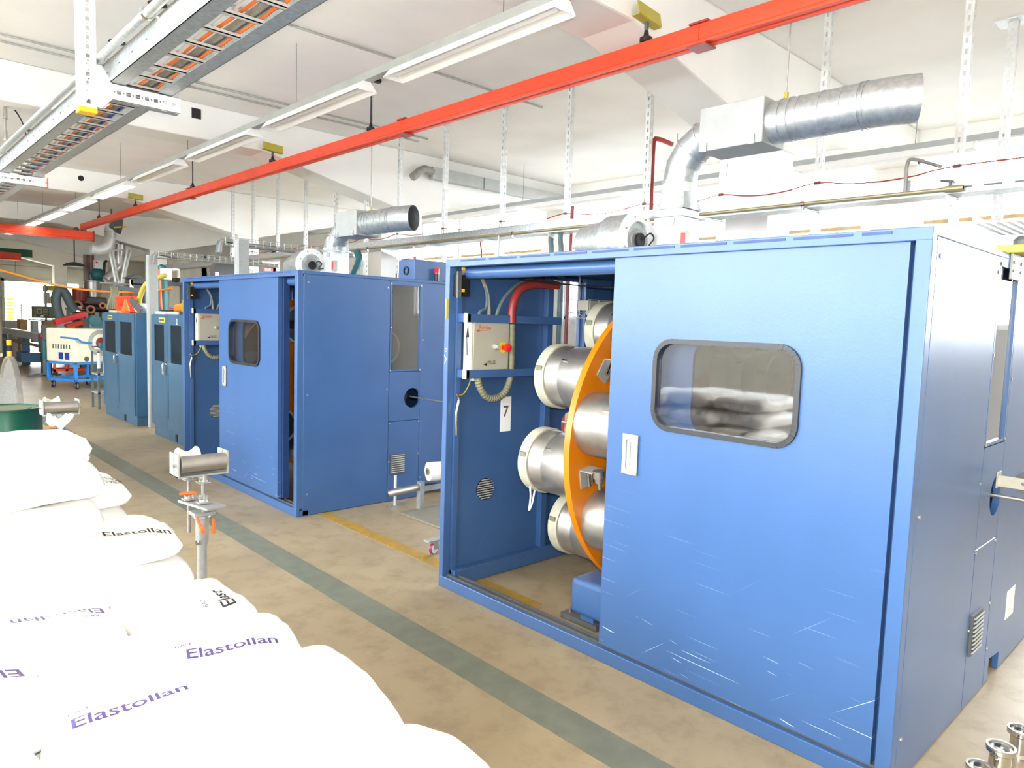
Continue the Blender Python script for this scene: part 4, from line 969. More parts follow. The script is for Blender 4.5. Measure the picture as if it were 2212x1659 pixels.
# ================================================================== ROLLER STANDS
def roller_stand(x, y):
    t = thing('roller_stand', 'grey roller stand with orange clamp levers beside the sacks, nearest one', 'stand', (x, y, 0), 'roller stands in the aisle')
    R = .047; zc = .985; hw = .122
    MB().lathe((x, y, 0), Z_, [(.16, 0), (.16, .015), (.03, .03), (.026, .04), (.026, .58)], 24).build('pole', 'alu', t, smooth=True)
    sl = MB().lathe((x, y, .555), Z_, [(.031, 0), (.033, .01), (.033, .16), (.026, .165)], 20).build('sleeve', 'alu', t, smooth=True)
    MB().lathe((x - .028, y - .02, .575), Vector((-.5, -.8, 0)), [(.013, 0), (.013, .02), (.008, .02), (.008, .028)], 10).build('sleeve_bolt', 'chrome', sl)
    m = MB().box(x - .055, x + .055, y - .05, y + .05, .715, .735); m.lathe((x, y, .70), Z_, [(.045, 0), (.03, .03)], 12); m.build('socket', 'alu', t, bevel=0.004)
    MB().obox((x + .005, y + .01, .772), (.058, .012, 0), (-.028, .14, 0), (0, 0, .007)).build('base_plate', 'alu', t, bevel=0.003)
    for (dx, dy) in ((.0, -.02), (-.035, .095)):
        MB().cyl((x + dx, y + dy, .60), (x + dx, y + dy, .925), .010, n=12).build('guide_post', 'steel', t, smooth=True)
        for z in (.785, .895):
            m = MB().lathe((x + dx, y + dy, z), Z_, [(.03, 0), (.021, .012), (.021, .045), (.024, .045)], 14); m.box(x + dx - .03, x + dx + .03, y + dy - .03, y + dy + .03, z, z + .006)
            m.cyl((x + dx - .03, y + dy - .02, z + .03), (x + dx - .01, y + dy - .02, z + .03), .009, n=8); m.build('clamp_block', 'alu', t, smooth=True)
    for (a, b) in (((-.045, -.05, .715), (-.022, -.075, .645)), ((.042, -.04, .70), (.045, -.05, .625)), ((-.1, .05, .83), (-.03, .02, .835))):
        p0 = Vector((x, y, 0)) + Vector(a); p1 = Vector((x, y, 0)) + Vector(b)
        lv = MB().lathe(p0, p1 - p0, [(.0065, 0), (.008, .01), (.010, (p1 - p0).length), (.006, (p1 - p0).length + .004)], 10).build('clamp_lever', 'signal', t, smooth=True)
        MB().lathe(p1, Vector((-.4, -.9, 0)), [(.010, -.012), (.010, .010), (.005, .010), (.005, .014)], 10).build('lever_boss', 'signal', lv)
    for (dy, tall) in ((0.0, 0), (.075, 1)):
        m = MB(); z0 = .942; yy = y - .005 + dy
        m.box(x - hw - .01, x + hw + .01, yy - .03, yy + .03, z0 - .010, z0); m.box(x - hw - .01, x - hw, yy - .032, yy + .032, z0 - .010, z0 + .115); m.box(x + hw, x + hw + .01, yy - .032, yy + .032, z0 - .010, z0 + .115)
        m.build('yoke', 'alu', t, bevel=0.002)
    MB().lathe((x - hw + .004, y - .005, zc + .012), X_, [(.012, 0), (R, 0), (R, 2 * hw - .008), (.012, 2 * hw - .008)], 32).build('steel_roller', 'steel', t, smooth=True)
    MB().cyl((x - hw - .025, y - .005, zc + .012), (x + hw + .02, y - .005, zc + .012), .009, n=10).build('axle', 'chrome', t)
    MB().lathe((x - .10, y + .075, zc + .035), X_, [(.01, 0), (.056, 0), (.058, .008), (.045, .025), (.034, .045), (.034, .06), (.045, .08), (.058, .097), (.056, .105), (.01, .105)], 32).build('white_pulley', 'cream', t, smooth=True)
    return t
rs = roller_stand(-1.525, 3.0)
dup(rs, (-.10, 2.86, 0), 'grey roller stand half hidden beyond the sacks, farther one')

# ================================================================== SACKS
def sack_h(u, v, h):
    a = max(0.0, 1 - abs(u) ** 3.4) * max(0.0, 1 - abs(v) ** 3.2)
    return h * (a ** 0.36)
SACKS = {}
def sack_mesh(a, b, h, seed):
    key = (a, b, h, seed)
    if key in SACKS: return SACKS[key]
    rnd = random.Random(seed); ph = [rnd.uniform(0, 6.28) for _ in range(6)]
    nx, ny = 30, 22; vs = []; fs = []; idx = {}
    def wr(u, v): return .004 * (math.sin(5 * u + 3 * v + ph[0]) + .7 * math.sin(9 * u - 6 * v + ph[1]) + .5 * math.sin(13 * v + 4 * u + ph[2]))
    for s in (1, -1):
        for i in range(nx + 1):
            for j in range(ny + 1):
                u = -1 + 2 * i / nx; v = -1 + 2 * j / ny
                u = math.copysign(abs(u) ** .8, u); v = math.copysign(abs(v) ** .8, v)
                edge = abs(u) > .999 or abs(v) > .999
                z = 0 if edge else s * sack_h(u, v, h) * (1 if s > 0 else .96) + wr(u, v)
                pin = 1 - .07 * (abs(u) ** 4) * (abs(v) ** 4) + .012 * math.sin(4 * v + ph[3]) * abs(u) ** 3
                key2 = (s if not edge else 0, i, j)
                if key2 not in idx:
                    idx[key2] = len(vs); vs.append((u * a * pin, v * b * (1 - .05 * abs(u) ** 4 + .015 * math.sin(4 * u + ph[4])), z))
        for i in range(nx):
            for j in range(ny):
                g = lambda I, J: idx[(s if not (I in (0, nx) or J in (0, ny)) else 0, I, J)]
                q = (g(i, j), g(i + 1, j), g(i + 1, j + 1), g(i, j + 1)); fs.append(q if s > 0 else q[::-1])
    me = bpy.data.meshes.new('sack'); me.from_pydata(vs, [], fs); me.materials.append(M['sack']); me.polygons.foreach_set('use_smooth', [True] * len(me.polygons))
    SACKS[key] = (me, wr); return SACKS[key]
def sack(cx, cy, ztop, a, b, rot, label, texts=(), seed=1, h=.066, group=None, tilt=0.0):
    me, wr = sack_mesh(a, b, h, seed)
    o = bpy.data.objects.new('sack', me); COL.objects.link(o); LOC[o.name] = Vector((cx, cy, ztop - h))
    o.location = (cx, cy, ztop - h); o.rotation_euler = (0, tilt, math.radians(rot))
    tag(o, label, 'sack', group)
    cr, sr = math.cos(math.radians(rot)), math.sin(math.radians(rot))
    for (body, size, x, y, ang, ink) in texts:
        # x, y, ang are in the hall; brought into the sack's own frame and laid on its bulging top
        lx, ly = (x - cx) * cr + (y - cy) * sr, -(x - cx) * sr + (y - cy) * cr; la = math.radians(ang - rot)
        vs, fs = text_mesh(body, size); out = []
        for p, q in vs:
            X = lx + p * math.cos(la) - q * math.sin(la); Y = ly + p * math.sin(la) + q * math.cos(la)
            u = max(-.97, min(.97, X / a)); v = max(-.97, min(.97, Y / b)); out.append((X, Y, sack_h(u, v, h) + wr(u, v) + .0065))
        m2 = bpy.data.meshes.new('printed_name'); m2.from_pydata(out, [], fs); m2.materials.append(M[ink])
        t_ = bpy.data.objects.new('printed_name', m2); COL.objects.link(t_); t_.parent = o
    return o
E1 = 'Elastollan'
near_top = [
 (-2.265, .76, .875, .375, .255, -6, 'white sack with purple print, front one of the near pile', [(E1, .066, -2.57, .885, -7, 'ink'), ('BASF', .022, -2.56, .965, -7, 'ink')]),
 (-2.24, 1.19, .855, .34, .20, -10, 'white printed sack behind the front one, its right end over the aisle', [(E1, .066, -2.255, 1.085, -14, 'ink'), ('BASF', .022, -2.26, 1.16, -14, 'ink')]),
 (-2.10, 1.56, .85, .185, .20, 4, 'short white sack with sideways print by the aisle', [(E1[:5], .066, -1.985, 1.40, 93, 'inkk'), ('BASF', .022, -2.07, 1.42, 93, 'ink')]),
 (-2.64, 1.60, .87, .345, .21, 3, 'white sack with upside down purple print under the tall stack', [(E1, .066, -2.335, 1.60, 181, 'ink'), ('BASF', .02, -2.36, 1.54, 181, 'ink')]),
 (-2.84, 1.19, .87, .29, .215, 5, 'white sack with upside down print behind the leftmost front one', [(E1, .075, -2.60, 1.285, 186, 'ink')]),
 (-2.96, .74, .87, .35, .25, 2, 'white sack at the lower left picture edge', [(E1, .07, -2.99, .90, 2, 'ink')]),
 (-2.27, .25, .86, .38, .27, -3, 'white sack at the bottom picture edge, cut by the frame', []),
]
for i, (x, y, z, a, b, r, lb, tx) in enumerate(near_top): sack(x, y, z, a, b, r, lb, tx, seed=i + 1)
tall = [
 (-2.33, 1.97, .885, .36, .21, 2, 'white sack in the tall stack, level with the near pile', []),
 (-2.35, 1.99, 1.01, .345, .21, 3, 'white sack with curved upright print on the tall stack flank', [('Elastollan', .06, -2.27, 1.86, -3, 'inkk'),]),
 (-2.42, 2.42, 1.01, .36, .21, -2, 'plain white sack low in the tall stack, second from the aisle end', []),
 (-2.42, 2.36, 1.13, .34, .21, 2, 'white sack with upside down Elas print in the tall stack', [('Elastollan', .062, -2.10, 2.30, 180, 'inkk'), ('BASF', .026, -2.13, 2.24, 180, 'inkk')]),
 (-2.44, 2.80, 1.13, .36, .21, -3, 'plain white sack at the rear foot of the tall stack', []),
 (-2.46, 2.82, 1.25, .35, .21, 2, 'white sack with folded plastic end high in the tall stack', []),
 (-2.60, 2.02, 1.135, .35, .21, -2, 'white sack under the topmost front one of the tall stack', []),
 (-2.60, 2.04, 1.265, .36, .23, -3, 'topmost front white sack of the tall stack, bulging toward the aisle', []),
 (-2.56, 2.48, 1.275, .36, .23, 2, 'topmost middle white sack of the tall stack', [('rizu', .05, -2.82, 2.40, 6, 'inkk')]),
]
for i, (x, y, z, a, b, r, lb, tx) in enumerate(tall): sack(x, y, z, a, b, r, lb, tx, seed=i + 11, h=.068)
COLS = ((-2.30, .75, .36, .25, 'under the front printed sack'), (-2.27, 1.19, .34, .20, 'under the second printed sack by the aisle'), (-2.30, 1.57, .35, .20, 'under the short sideways printed sack'),
        (-2.34, 1.97, .36, .21, 'at the near foot of the tall stack'), (-2.40, 2.42, .36, .21, 'in the middle foot of the tall stack'), (-2.42, 2.83, .36, .2, 'at the rear foot of the tall stack'),
        (-2.98, .9, .33, .4, 'at the left picture edge'), (-2.98, 1.6, .32, .3, 'left behind the printed ones'), (-2.3, .25, .36, .24, 'below the bottom picture edge'))
for zi, z in enumerate((.735, .605, .475, .345)):
    for ci, (x, y, a, b, wh) in enumerate(COLS):
        sack(x, y, z, a, b, random.uniform(-3, 3), 'plain white sack ' + wh + ', ' + ('highest', 'second', 'third', 'lowest')[zi] + ' of four layers', (), seed=31 + (zi + ci) % 4, h=.067, group='sacks in the lower layers of the piles')
for (x0, y0, y1) in ((-2.95, .05, 1.4), (-2.85, 1.45, 3.0)):
    t = thing('wooden_pallet', 'wooden pallet under the ' + ('near' if y0 < 1 else 'tall') + ' pile of white sacks', 'pallet', (x0, y0, 0))
    for k in range(5): MB().box(x0, x0 + .98, y0 + (y1 - y0 - .1) * k / 4, y0 + (y1 - y0 - .1) * k / 4 + .10, .185, .205).build('deck_board', 'wood', t)
    for k in range(3): MB().box(x0 + .44 * k, x0 + .1 + .44 * k, y0, y1, .0, .185).build('bearer', 'wood', t)
p = at(130, 925, Y=2.75)
n = 9; vs = []
for i in range(n):
    for j in range(n):
        u, v = i / (n - 1) - .5, j / (n - 1) - .5
        vs.append((p.x + .10 * u, p.y + .07 * v, 1.285 + .022 * math.sin(7 * u + 4 * v) + .06 * abs(u) + .02 * random.random()))
m_ = MB().add(vs, [(i * n + j, (i + 1) * n + j, (i + 1) * n + j + 1, i * n + j + 1) for i in range(n - 1) for j in range(n - 1)])
tag(m_.build('crumpled_paper', 'white'), 'crumpled white paper on the rear top of the tall stack', 'paper')

# ================================================================== DRUM AND REEL at the left edge
p = at(92, 880, Z=.86); cx, cy = p.x - .27, p.y + .12
t = thing('steel_drum', 'dark green steel drum beyond the sacks at the left edge', 'drum', (cx, cy, 0))
MB().lathe((cx, cy, 0), Z_, [(.285, 0), (.285, .28), (.295, .30), (.285, .32), (.285, .56), (.295, .58), (.285, .60), (.285, .85)], 40).build('drum_shell', 'green', t, smooth=True)
MB().ring((cx, cy, .845), Z_, .297, .27, .022, 40).build('drum_rim', 'green', t, smooth=True, bevel=.004)
MB().cyl((cx, cy, .848), (cx, cy, .853), .272, n=40).build('drum_lid', 'hose', t)
MB().lathe((cx + .16, cy - .08, .853), Z_, [(.03, 0), (.03, .012)], 14).build('bung', 'dgrey', t)
p = at(36, 830, Y=8.6); R = .63
t = thing('cable_reel', 'big bare steel cable reel standing behind the green drum', 'reel', (p.x, 8.6, 0))
MB().lathe((p.x - .06, 8.6, R), X_, [(.1, 0), (R - .04, 0), (R - .02, -.02), (R, -.02), (R, .03), (R - .02, .03), (R - .04, .012), (.1, .012)], 48, False).build('reel_flange', 'steel', t, smooth=True)
MB().lathe((p.x - .95, 8.6, R), X_, [(.1, 0), (R - .04, 0), (R - .02, -.02), (R, -.02), (R, .03), (R - .02, .03), (R - .04, .012), (.1, .012)], 48, False).build('reel_flange', 'steel', t, smooth=True)
MB().lathe((p.x - .94, 8.6, R), X_, [(.40, 0), (.40, .88)], 40).build('reel_barrel', 'alu', t, smooth=True)

# ================================================================== SMALL CABINETS
def small_cabinet(y0, y1, label, sign):
    xf, xb, zt = .38, 1.22, 1.765; ym = (y0 + y1) / 2
    t = thing('small_cabinet', label, 'cabinet', (xf, y0, 0), 'small blue cabinets with tinted windows')
    def B(name, m, par, *bx, **k):
        mb = MB()
        for b in bx: mb.box(*b)
        return mb.build(name, m, par, **k)
    B('plinth', 'cab', t, (xf + .03, xb, y0 + .02, y1 - .02, 0, .15), bevel=.004)
    B('plinth_notch', 'black', t, (xf + .024, xf + .03, ym - .30, ym - .22, .02, .12))
    B('body', 'blue2', t, (xf + .02, xb, y0, y1, .15, zt), bevel=.005)
    for s, (a, b) in enumerate(((y0 + .01, ym - .004), (ym + .004, y1 - .01))):
        wz0, wz1 = 1.10, 1.62; lp = rrect(a + .13, b - .13, wz0, wz1, .02, 3)
        d = MB().holed([tuple(p) for p in to_rect(lp, a, b, .17, zt - .01)], lp, (xf - .002, 0, 0), Y_, Z_, X_, .022).build('door', 'cab', t)
        B('door_window', 'tinted', d, (xf + .006, xf + .010, a + .12, b - .12, wz0 - .01, wz1 + .01))
        B('door_fold', 'cab', d, (xf - .006, xf - .002, a + .03, b - .03, .30, .31), (xf - .006, xf - .002, a + .03, a + .04, .30, 1.02), (xf - .006, xf - .002, b - .04, b - .03, .30, 1.02))
    h = MB().tube([(xf - .01, ym + .05, 1.08), (xf - .045, ym + .05, 1.07), (xf - .045, ym + .045, .94), (xf - .01, ym + .04, .92)], .014, 8, 4)
    h.box(xf - .03, xf, ym - .06, ym + .08, 1.075, 1.11); h.box(xf - .02, xf, ym - .07, ym + .0, .925, .945); h.build('door_handle', 'chrome', t, smooth=True)
    pl = B('name_plate', 'lime', t, (xf - .006, xf - .002, y1 - .62, y1 - .36, zt - .115, zt - .045))
    B('plate_strip', 'dgrey', pl, (xf - .0075, xf - .006, y1 - .58, y1 - .40, zt - .095, zt - .065))
    if sign: flat_text(MB(), sign, .11, (xf - .004, y0 + .33, zt - .13), -Y_, Z_).build('chalk_digit', 'chalk', t)
    # dim machine insides behind the windows
    B('inner_shelf', 'dgrey', t, (xf + .3, xb - .05, y0 + .05, y1 - .05, 1.0, 1.05))
    return t
small_cabinet(11.12, 12.95, 'small blue cabinet with tinted door windows, farther of the pair', '')
small_cabinet(8.90, 10.30, 'small blue cabinet marked with a chalk digit beside the far enclosure', '2')
def upright_duct(x, y, z0, z1, lb, w=.13):
    t = thing('upright_cable_duct', lb, 'cable duct', (x, y, z0))
    MB().box(x, x + w, y, y + w, z0, z1).build('duct_body', 'alu', t, bevel=.004)
    MB().box(x - .004, x, y + .015, y + w - .015, z0, z1 - .02).build('duct_lid', 'grey', t)
    return t
p = at(320, 922, Z=0); upright_duct(p.x, p.y - .12, 0, 2.66, 'tall grey cable duct standing between the two small cabinets')
p = at(443, 600, X=.6); upright_duct(.6, min(p.y - .12, 7.70), 2.199, 2.70, 'short white cable duct rising from the far enclosure roof')
def basket_run(x0, x1, y, z, lb, n):
    t = thing('wire_basket_tray', lb, 'cable tray', (x0, y, z))
    m_ = MB()
    for (yy, zz) in ((y - .10, z + .10), (y - .10, z + .05), (y - .1, z), (y, z), (y + .10, z), (y + .10, z + .10)): m_.cyl((x0, yy, zz), (x1, yy, zz), .004, n=5)
    m_.build('long_wires', 'alu', t)
    for k in range(n):
        x = x0 + (x1 - x0) * k / (n - 1); MB().tube([(x, y - .10, z + .10), (x, y - .10, z), (x, y + .10, z), (x, y + .10, z + .10)], .004, 5, 0).build('basket_wire', 'alu', t)
    for k in range(3): MB().tube([(x0 - .06, y - .05 + .05 * k, z - .1), (x0, y - .05 + .05 * k, z + .06), (x0 + .35, y - .06 + .06 * k, z + .03), ((x0 + x1) / 2, y - .04 + .04 * k, z + .02), (x1, y - .03 + .03 * k, z + .03)], .022, 7, 5).build('cable_run', ('grcable', 'hosed', 'dgrey')[k], t, smooth=True)
    return t
basket_run(.66, 2.6, 10.95, 2.62, 'wire basket tray with cables from the tall grey duct to the long tray', 22)
basket_run(.72, 2.6, 8.5, 2.68, 'wire basket tray with cables from the short white duct to the long tray', 20)

# ================================================================== THINGS ON THE SMALL CABINETS
ZC = 1.765
t = thing('tool_case', 'coral red plastic tool case on the farther small cabinet', 'case', (.62, 11.35, ZC))
a, b = at(253, 670, X=.62), at(283, 646, X=.62)
MB().box(.60, .74, b.y, a.y, ZC, ZC + .28).build('case_shell', 'red', t, bevel=.02); MB().box(.595, .60, b.y + .2, a.y - .2, ZC + .12, ZC + .16).build('case_latch', 'redp', t)
tag(MB().sphere((.62, 11.55, ZC + .08), .11, 14, 8, (1, 2.0, .75)).build('rag_bundle', 'white', smooth=True), 'bundled white rag on the farther small cabinet', 'rag')
tag(MB().obox((.50, 11.45, ZC + .12), (.03, .02, 0), (0, .28, .09), (0, -.02, .05)).build('hand_lamp', 'dgrey', bevel=.01), 'dark hand lamp leaning on the rag, farther small cabinet', 'lamp')
tag(MB().lathe((.52, 12.1, ZC), Z_, [(.05, 0), (.07, .03), (.04, .12), (.015, .22), (.0, .23)], 14).build('funnel', 'signal', smooth=True), 'orange funnel on the farther small cabinet', 'funnel')
tag(MB().box(.45, .7, 12.35, 12.8, ZC, ZC + .03).build('pale_board', 'wood'), 'pale board lying at the rear corner of farther small cabinet', 'board')
tag(MB().tube([(.62, 11.8, ZC + .02), (.64, 11.7, ZC + .3), (.70, 11.5, ZC + .5), (.9, 11.3, ZC + .62)], .04, 10).build('yellow_hose', 'lime', smooth=True), 'dull yellow hose rising behind the tall grey duct', 'hose')
t = thing('white_crate', 'cream box behind the tools on the nearer small cabinet', 'box', (.85, 9.2, ZC))
MB().box(.85, 1.15, 9.0, 9.95, ZC, ZC + .52).build('crate_body', 'cream', t, bevel=.006); MB().box(.86, .9, 9.1, 9.13, ZC + .52, ZC + .60).build('crate_post', 'white', t)
t = thing('heat_gun', 'orange power tool lying on the nearer small cabinet', 'tool', (.5, 9.3, ZC))
MB().lathe((.52, 9.62, ZC + .09), Vector((0, -1, .05)), [(.03, 0), (.055, .02), (.055, .16), (.06, .2), (.06, .42), (.04, .45)], 16).build('tool_body', 'orange', t, smooth=True)
MB().lathe((.52, 9.62, ZC + .09), Vector((0, 1, 0)), [(.03, 0), (.03, .08), (.012, .09), (.012, .3)], 10).build('tool_nose', 'redpipe', t, smooth=True)
MB().box(.5, .54, 9.28, 9.36, ZC, ZC + .09).build('tool_grip', 'black', t, bevel=.008)
tag(MB().lathe((.68, 9.02, ZC + .26), Y_, [(.03, 0), (.11, .02), (.12, .12), (.08, .16), (.05, .2), (.05, .28)], 18).build('white_bobbin', 'cream', smooth=True), 'cream bobbin on the nearer small cabinet beside the enclosure', 'bobbin')
t = thing('work_tray', 'white plastic tray with pliers on the nearer small cabinet', 'tray', (.45, 9.9, ZC))
MB().box(.42, .62, 9.85, 10.25, ZC, ZC + .04).build('tray_body', 'white', t, bevel=.01); MB().beam((.5, 10.2, ZC + .05), (.5, 9.75, ZC + .055), .03, .015).build('pliers', 'black', t)

# ================================================================== FAR END OF THE LINE
def rotroot(t, deg): t.rotation_euler = (0, 0, math.radians(deg))
def pbox(u0, v0, u1, v1, Y, dep, name, m, parent=None, **k):
    """a box whose front stands in the upright plane Y and spans the two sighted corners"""
    a, b = at(u0, v0, Y=Y), at(u1, v1, Y=Y)
    return MB().box(a.x, b.x, Y, Y + dep, b.z, a.z).build(name, m, parent, **k)
# trolley with the cream winder
p = at(165, 842, Z=0)
t = thing('winder_trolley', 'cream round-mouthed machine on a bright blue trolley beyond the small cabinets', 'trolley', (p.x, p.y, 0))
x0, y0 = p.x - .02, p.y; w, d = 1.0, .95
MB().box(x0, x0 + w, y0, y0 + d, .60, 1.36).build('housing', 'cream', t, bevel=.03)
cxw = x0 + .62
MB().ring((cxw, y0 - .012, 1.04), Y_, .30, .20, .014, 36).build('grey_ring', 'grey', t, smooth=True)
MB().ring((cxw, y0 - .03, 1.04), Y_, .205, .13, .03, 36).build('cream_ring', 'cream', t, smooth=True, bevel=.004)
MB().cyl((cxw, y0 - .004, 1.04), (cxw, y0, 1.04), .14, n=30).build('mouth', 'redpipe', t)
for dx in (.06, .26): MB().box(x0 - .004, x0, y0 + .12 + dx, y0 + .27 + dx, .66, .82).build('blue_screen', 'bluecable', t)
for k in range(7): MB().box(x0 - .003, x0, y0 + .15 + .09 * k, y0 + .19 + .09 * k, .90, 1.0).build('vent_slot', 'dgrey', t)
MB().cyl((x0 + .28, y0 - .004, .68), (x0 + .28, y0, .68), .06, n=16).build('fan_grille', 'dgrey', t)
fr = MB()
for (a, b) in ((x0, y0), (x0 + w - .06, y0), (x0, y0 + d - .06), (x0 + w - .06, y0 + d - .06)): fr.box(a, a + .06, b, b + .06, .18, .60)
fr.box(x0, x0 + w, y0, y0 + d, .555, .60); fr.box(x0, x0 + w, y0, y0 + .05, .17, .23); fr.box(x0, x0 + .05, y0, y0 + d, .17, .23); fr.box(x0, x0 + w, y0 + d - .05, y0 + d, .17, .23); fr.box(x0 + w - .05, x0 + w, y0, y0 + d, .17, .23)
fr.build('trolley_frame', 'lightblue', t, bevel=.004)
MB().tube([(x0 - .35, y0 - .05, 1.18), (x0 + .02, y0 - .06, 1.14), (x0 + .12, y0 - .06, 1.07), (cxw - .25, y0 - .06, 1.05)], .02, 8, 2).build('push_bar', 'lightblue', t)
for (a, b) in ((x0 + .06, y0 + .06), (x0 + w - .1, y0 + .06), (x0 + .06, y0 + d - .1), (x0 + w - .1, y0 + d - .1)):
    wl = MB().lathe((a, b, .085), Vector((.55, -.83, 0)), [(.03, 0), (.085, .0), (.085, .035), (.03, .035)], 20).build('wheel', 'black', t, smooth=True)
    MB().lathe((a - .003, b + .004, .085), Vector((.55, -.83, 0)), [(.0, -.002), (.05, 0), (.05, .04), (.0, .042)], 16).build('hub', 'alu', wl, smooth=True)
rotroot(t, 24)
# workbench rack left of the farther cabinet
p = at(213, 885, Z=0)
t = thing('steel_rack', 'narrow steel rack with bottles beside the farther small cabinet', 'rack', (p.x, p.y, 0))
m_ = MB()
for (a, b) in ((0, 0), (.7, 0), (0, .45), (.7, .45)): m_.box(p.x + a, p.x + a + .035, p.y + b, p.y + b + .035, 0, 1.05)
m_.build('rack_leg', 'hosed', t)
for z in (.28, .62, 1.04): MB().box(p.x, p.x + .74, p.y, p.y + .49, z, z + .025).build('rack_shelf', 'grey', t)
for k in range(4): 
    bt = MB().lathe((p.x + .16 + .14 * k, p.y + .15, .645), Z_, [(.045, 0), (.045, .18), (.02, .24), (.02, .28)], 12).build('bottle', 'white' if k % 2 else 'cream', smooth=True)
    tag(bt, ('leftmost', 'second', 'third', 'rightmost')[k] + ' pale bottle on the middle shelf of the narrow steel rack', 'bottle', 'bottles on the steel rack')
tag(MB().tube([(p.x + .01, p.y - .025, 1.03), (p.x + .01, p.y - .03, .9), (p.x + .015, p.y - .03, .75)], .028, 8).build('hanging_brush', 'chalk', smooth=True), 'white brush hanging at the corner of the narrow steel rack', 'brush')
p2 = at(226, 757, Y=p.y + .1)
t = thing('bench_vice', 'teal bench vice on top of the narrow steel rack', 'vice', (p2.x, p2.y, 1.065))
MB().box(p2.x - .05, p2.x + .16, p.y + .05, p.y + .2, 1.065, 1.12).build('vice_base', 'teal', t, bevel=.01); MB().box(p2.x - .09, p2.x + .12, p.y + .07, p.y + .18, 1.12, 1.20).build('vice_jaw', 'teal', t, bevel=.012); MB().cyl((p2.x - .2, p.y + .12, 1.13), (p2.x, p.y + .12, 1.15), .012, n=8).build('vice_screw', 'dgrey', t)
# red trolley
p = at(116, 812, Z=0)
t = thing('red_trolley', 'red framed trolley carrying grey boxes behind the blue one', 'trolley', (p.x, p.y, 0))
m_ = MB(); w = .95
for (a, b) in ((0, 0), (.28, 0), (w - .06, 0), (0, .6), (w - .06, .6)): m_.box(p.x + a, p.x + a + .06, p.y + b, p.y + b + .06, .12, 1.0)
m_.box(p.x, p.x + w, p.y, p.y + .06, .12, .18); m_.box(p.x, p.x + w, p.y + .6, p.y + .66, .12, .18); m_.box(p.x, p.x + .06, p.y, p.y + .66, .12, .18); m_.box(p.x, p.x + w, p.y, p.y + .06, .94, 1.0); m_.build('trolley_frame', 'red', t)
MB().box(p.x + .36, p.x + .62, p.y + .04, p.y + .5, .2, .9).build('grey_panel', 'grey', t); MB().box(p.x + .66, p.x + .92, p.y + .02, p.y + .55, .2, .92).build('teal_panel', 'teal', t)
MB().box(p.x + .1, p.x + .9, p.y + .05, p.y + .6, 1.0, 1.25).build('top_box', 'redpipe', t)
MB().obox((p.x + .42, p.y + .1, 1.55), (.36, 0, .12), (0, .18, 0), (-.02, 0, .07)).build('red_guard', 'redp', t, bevel=.01)
MB().obox((p.x + .65, p.y + .1, 1.42), (.32, 0, .10), (0, .2, 0), (-.02, 0, .05)).build('lower_guard', 'red', t, bevel=.01)
for a in (.05, .85): MB().cyl((p.x + a, p.y + .02, .06), (p.x + a, p.y + .06, .06), .06, n=14).build('wheel', 'black', t, smooth=True)
# trough line
t = thing('cooling_trough', 'long grey cooling trough on blue legs at the far left', 'trough', (1.1, 24, 0))
a, b = at(0, 703, X=1.0), at(118, 728, X=1.12)
TX = 1.36; ty = at(119, 728, X=TX).y; z1 = at(100, 722, X=TX).z
MB().box(TX - .16, TX + .16, ty, 29.6, z1 - .2, z1).build('trough_channel', 'grey', t, bevel=.004); MB().box(TX - .18, TX - .16, ty, 29.6, z1 - .005, z1 + .03).build('trough_lip', 'galvw', t)
MB().cyl((TX - .1, ty, z1 - .36), (TX - .1, 29.6, z1 - .36), .05, n=10).build('water_pipe', 'hose', t, smooth=True)
for y in (ty + 1.0, ty + 4.2, ty + 8): MB().box(TX - .1, TX + .1, y, y + .16, 0, z1 - .2).build('trough_leg', 'blue2', t, bevel=.004)
MB().box(TX - .3, TX + .4, ty + 3.2, ty + 4.0, .12, .42).build('drip_box', 'blue2', t)
p = at(20, 790, Z=0)
t = thing('hazard_post', 'short black and yellow striped guard post at the far left', 'post', (p.x, 18, 0))
q = at(20, 770, Y=18.0); q2 = at(20, 722, Y=18.0)
for k in range(7):
    z = .35 + (q2.z - .35) * k / 7; MB().cyl((q.x, 18, z), (q.x, 18, z + (q2.z - .35) / 7), .05, n=12).build('stripe_band', 'yellow' if k % 2 else 'black', t, smooth=True)
MB().cyl((q.x, 18, 0), (q.x, 18, .35), .045, n=12).build('post_foot', 'black', t)
p = at(97, 812, Z=0)
t = thing('support_stand', 'teal and grey support stand with splayed feet at the far left', 'stand', (p.x, p.y, 0))
MB().cyl((p.x, p.y, .03), (p.x, p.y, .45), .05, n=12).build('stand_pole', 'hosed', t, smooth=True); MB().cyl((p.x, p.y, .45), (p.x, p.y, .95), .06, n=12).build('stand_sleeve', 'teal', t, smooth=True)
for a in (0, 90, 180, 270):
    e = Vector((math.cos(math.radians(a + 20)), math.sin(math.radians(a + 20)), 0)) * .42
    MB().beam((p.x, p.y, .06), Vector((p.x, p.y, .02)) + e, .06, .04).build('stand_foot', 'hosed', t)
MB().box(p.x - .05, p.x + .1, p.y - .1, p.y + .1, .95, 1.35).build('stand_head', 'dgrey', t, bevel=.01)
YQ = ty - .55
t = thing('gauge_head', 'dark measuring head with a red lamp above the trough end', 'gauge', (1.2, YQ, 0))
pbox(88, 722, 112, 762, YQ, .4, 'head_body', 'dgrey', t, bevel=.02); q = at(90, 726, Y=YQ - .02); MB().sphere(q, .04, 10, 6).build('red_lamp', 'redlens', t, smooth=True)
pbox(104, 724, 120, 731, YQ - .1, .2, 'wooden_block', 'wood', t)
for (u0, v0, u1, v1, m, nm) in ((92, 762, 112, 800, 'black', 'head_column'),): a = at(u0, v0, Y=YQ + .1); b = at(u1, v1, Y=YQ + .1); MB().box(a.x, b.x, YQ + .1, YQ + .35, 0, a.z).build(nm, m, t)
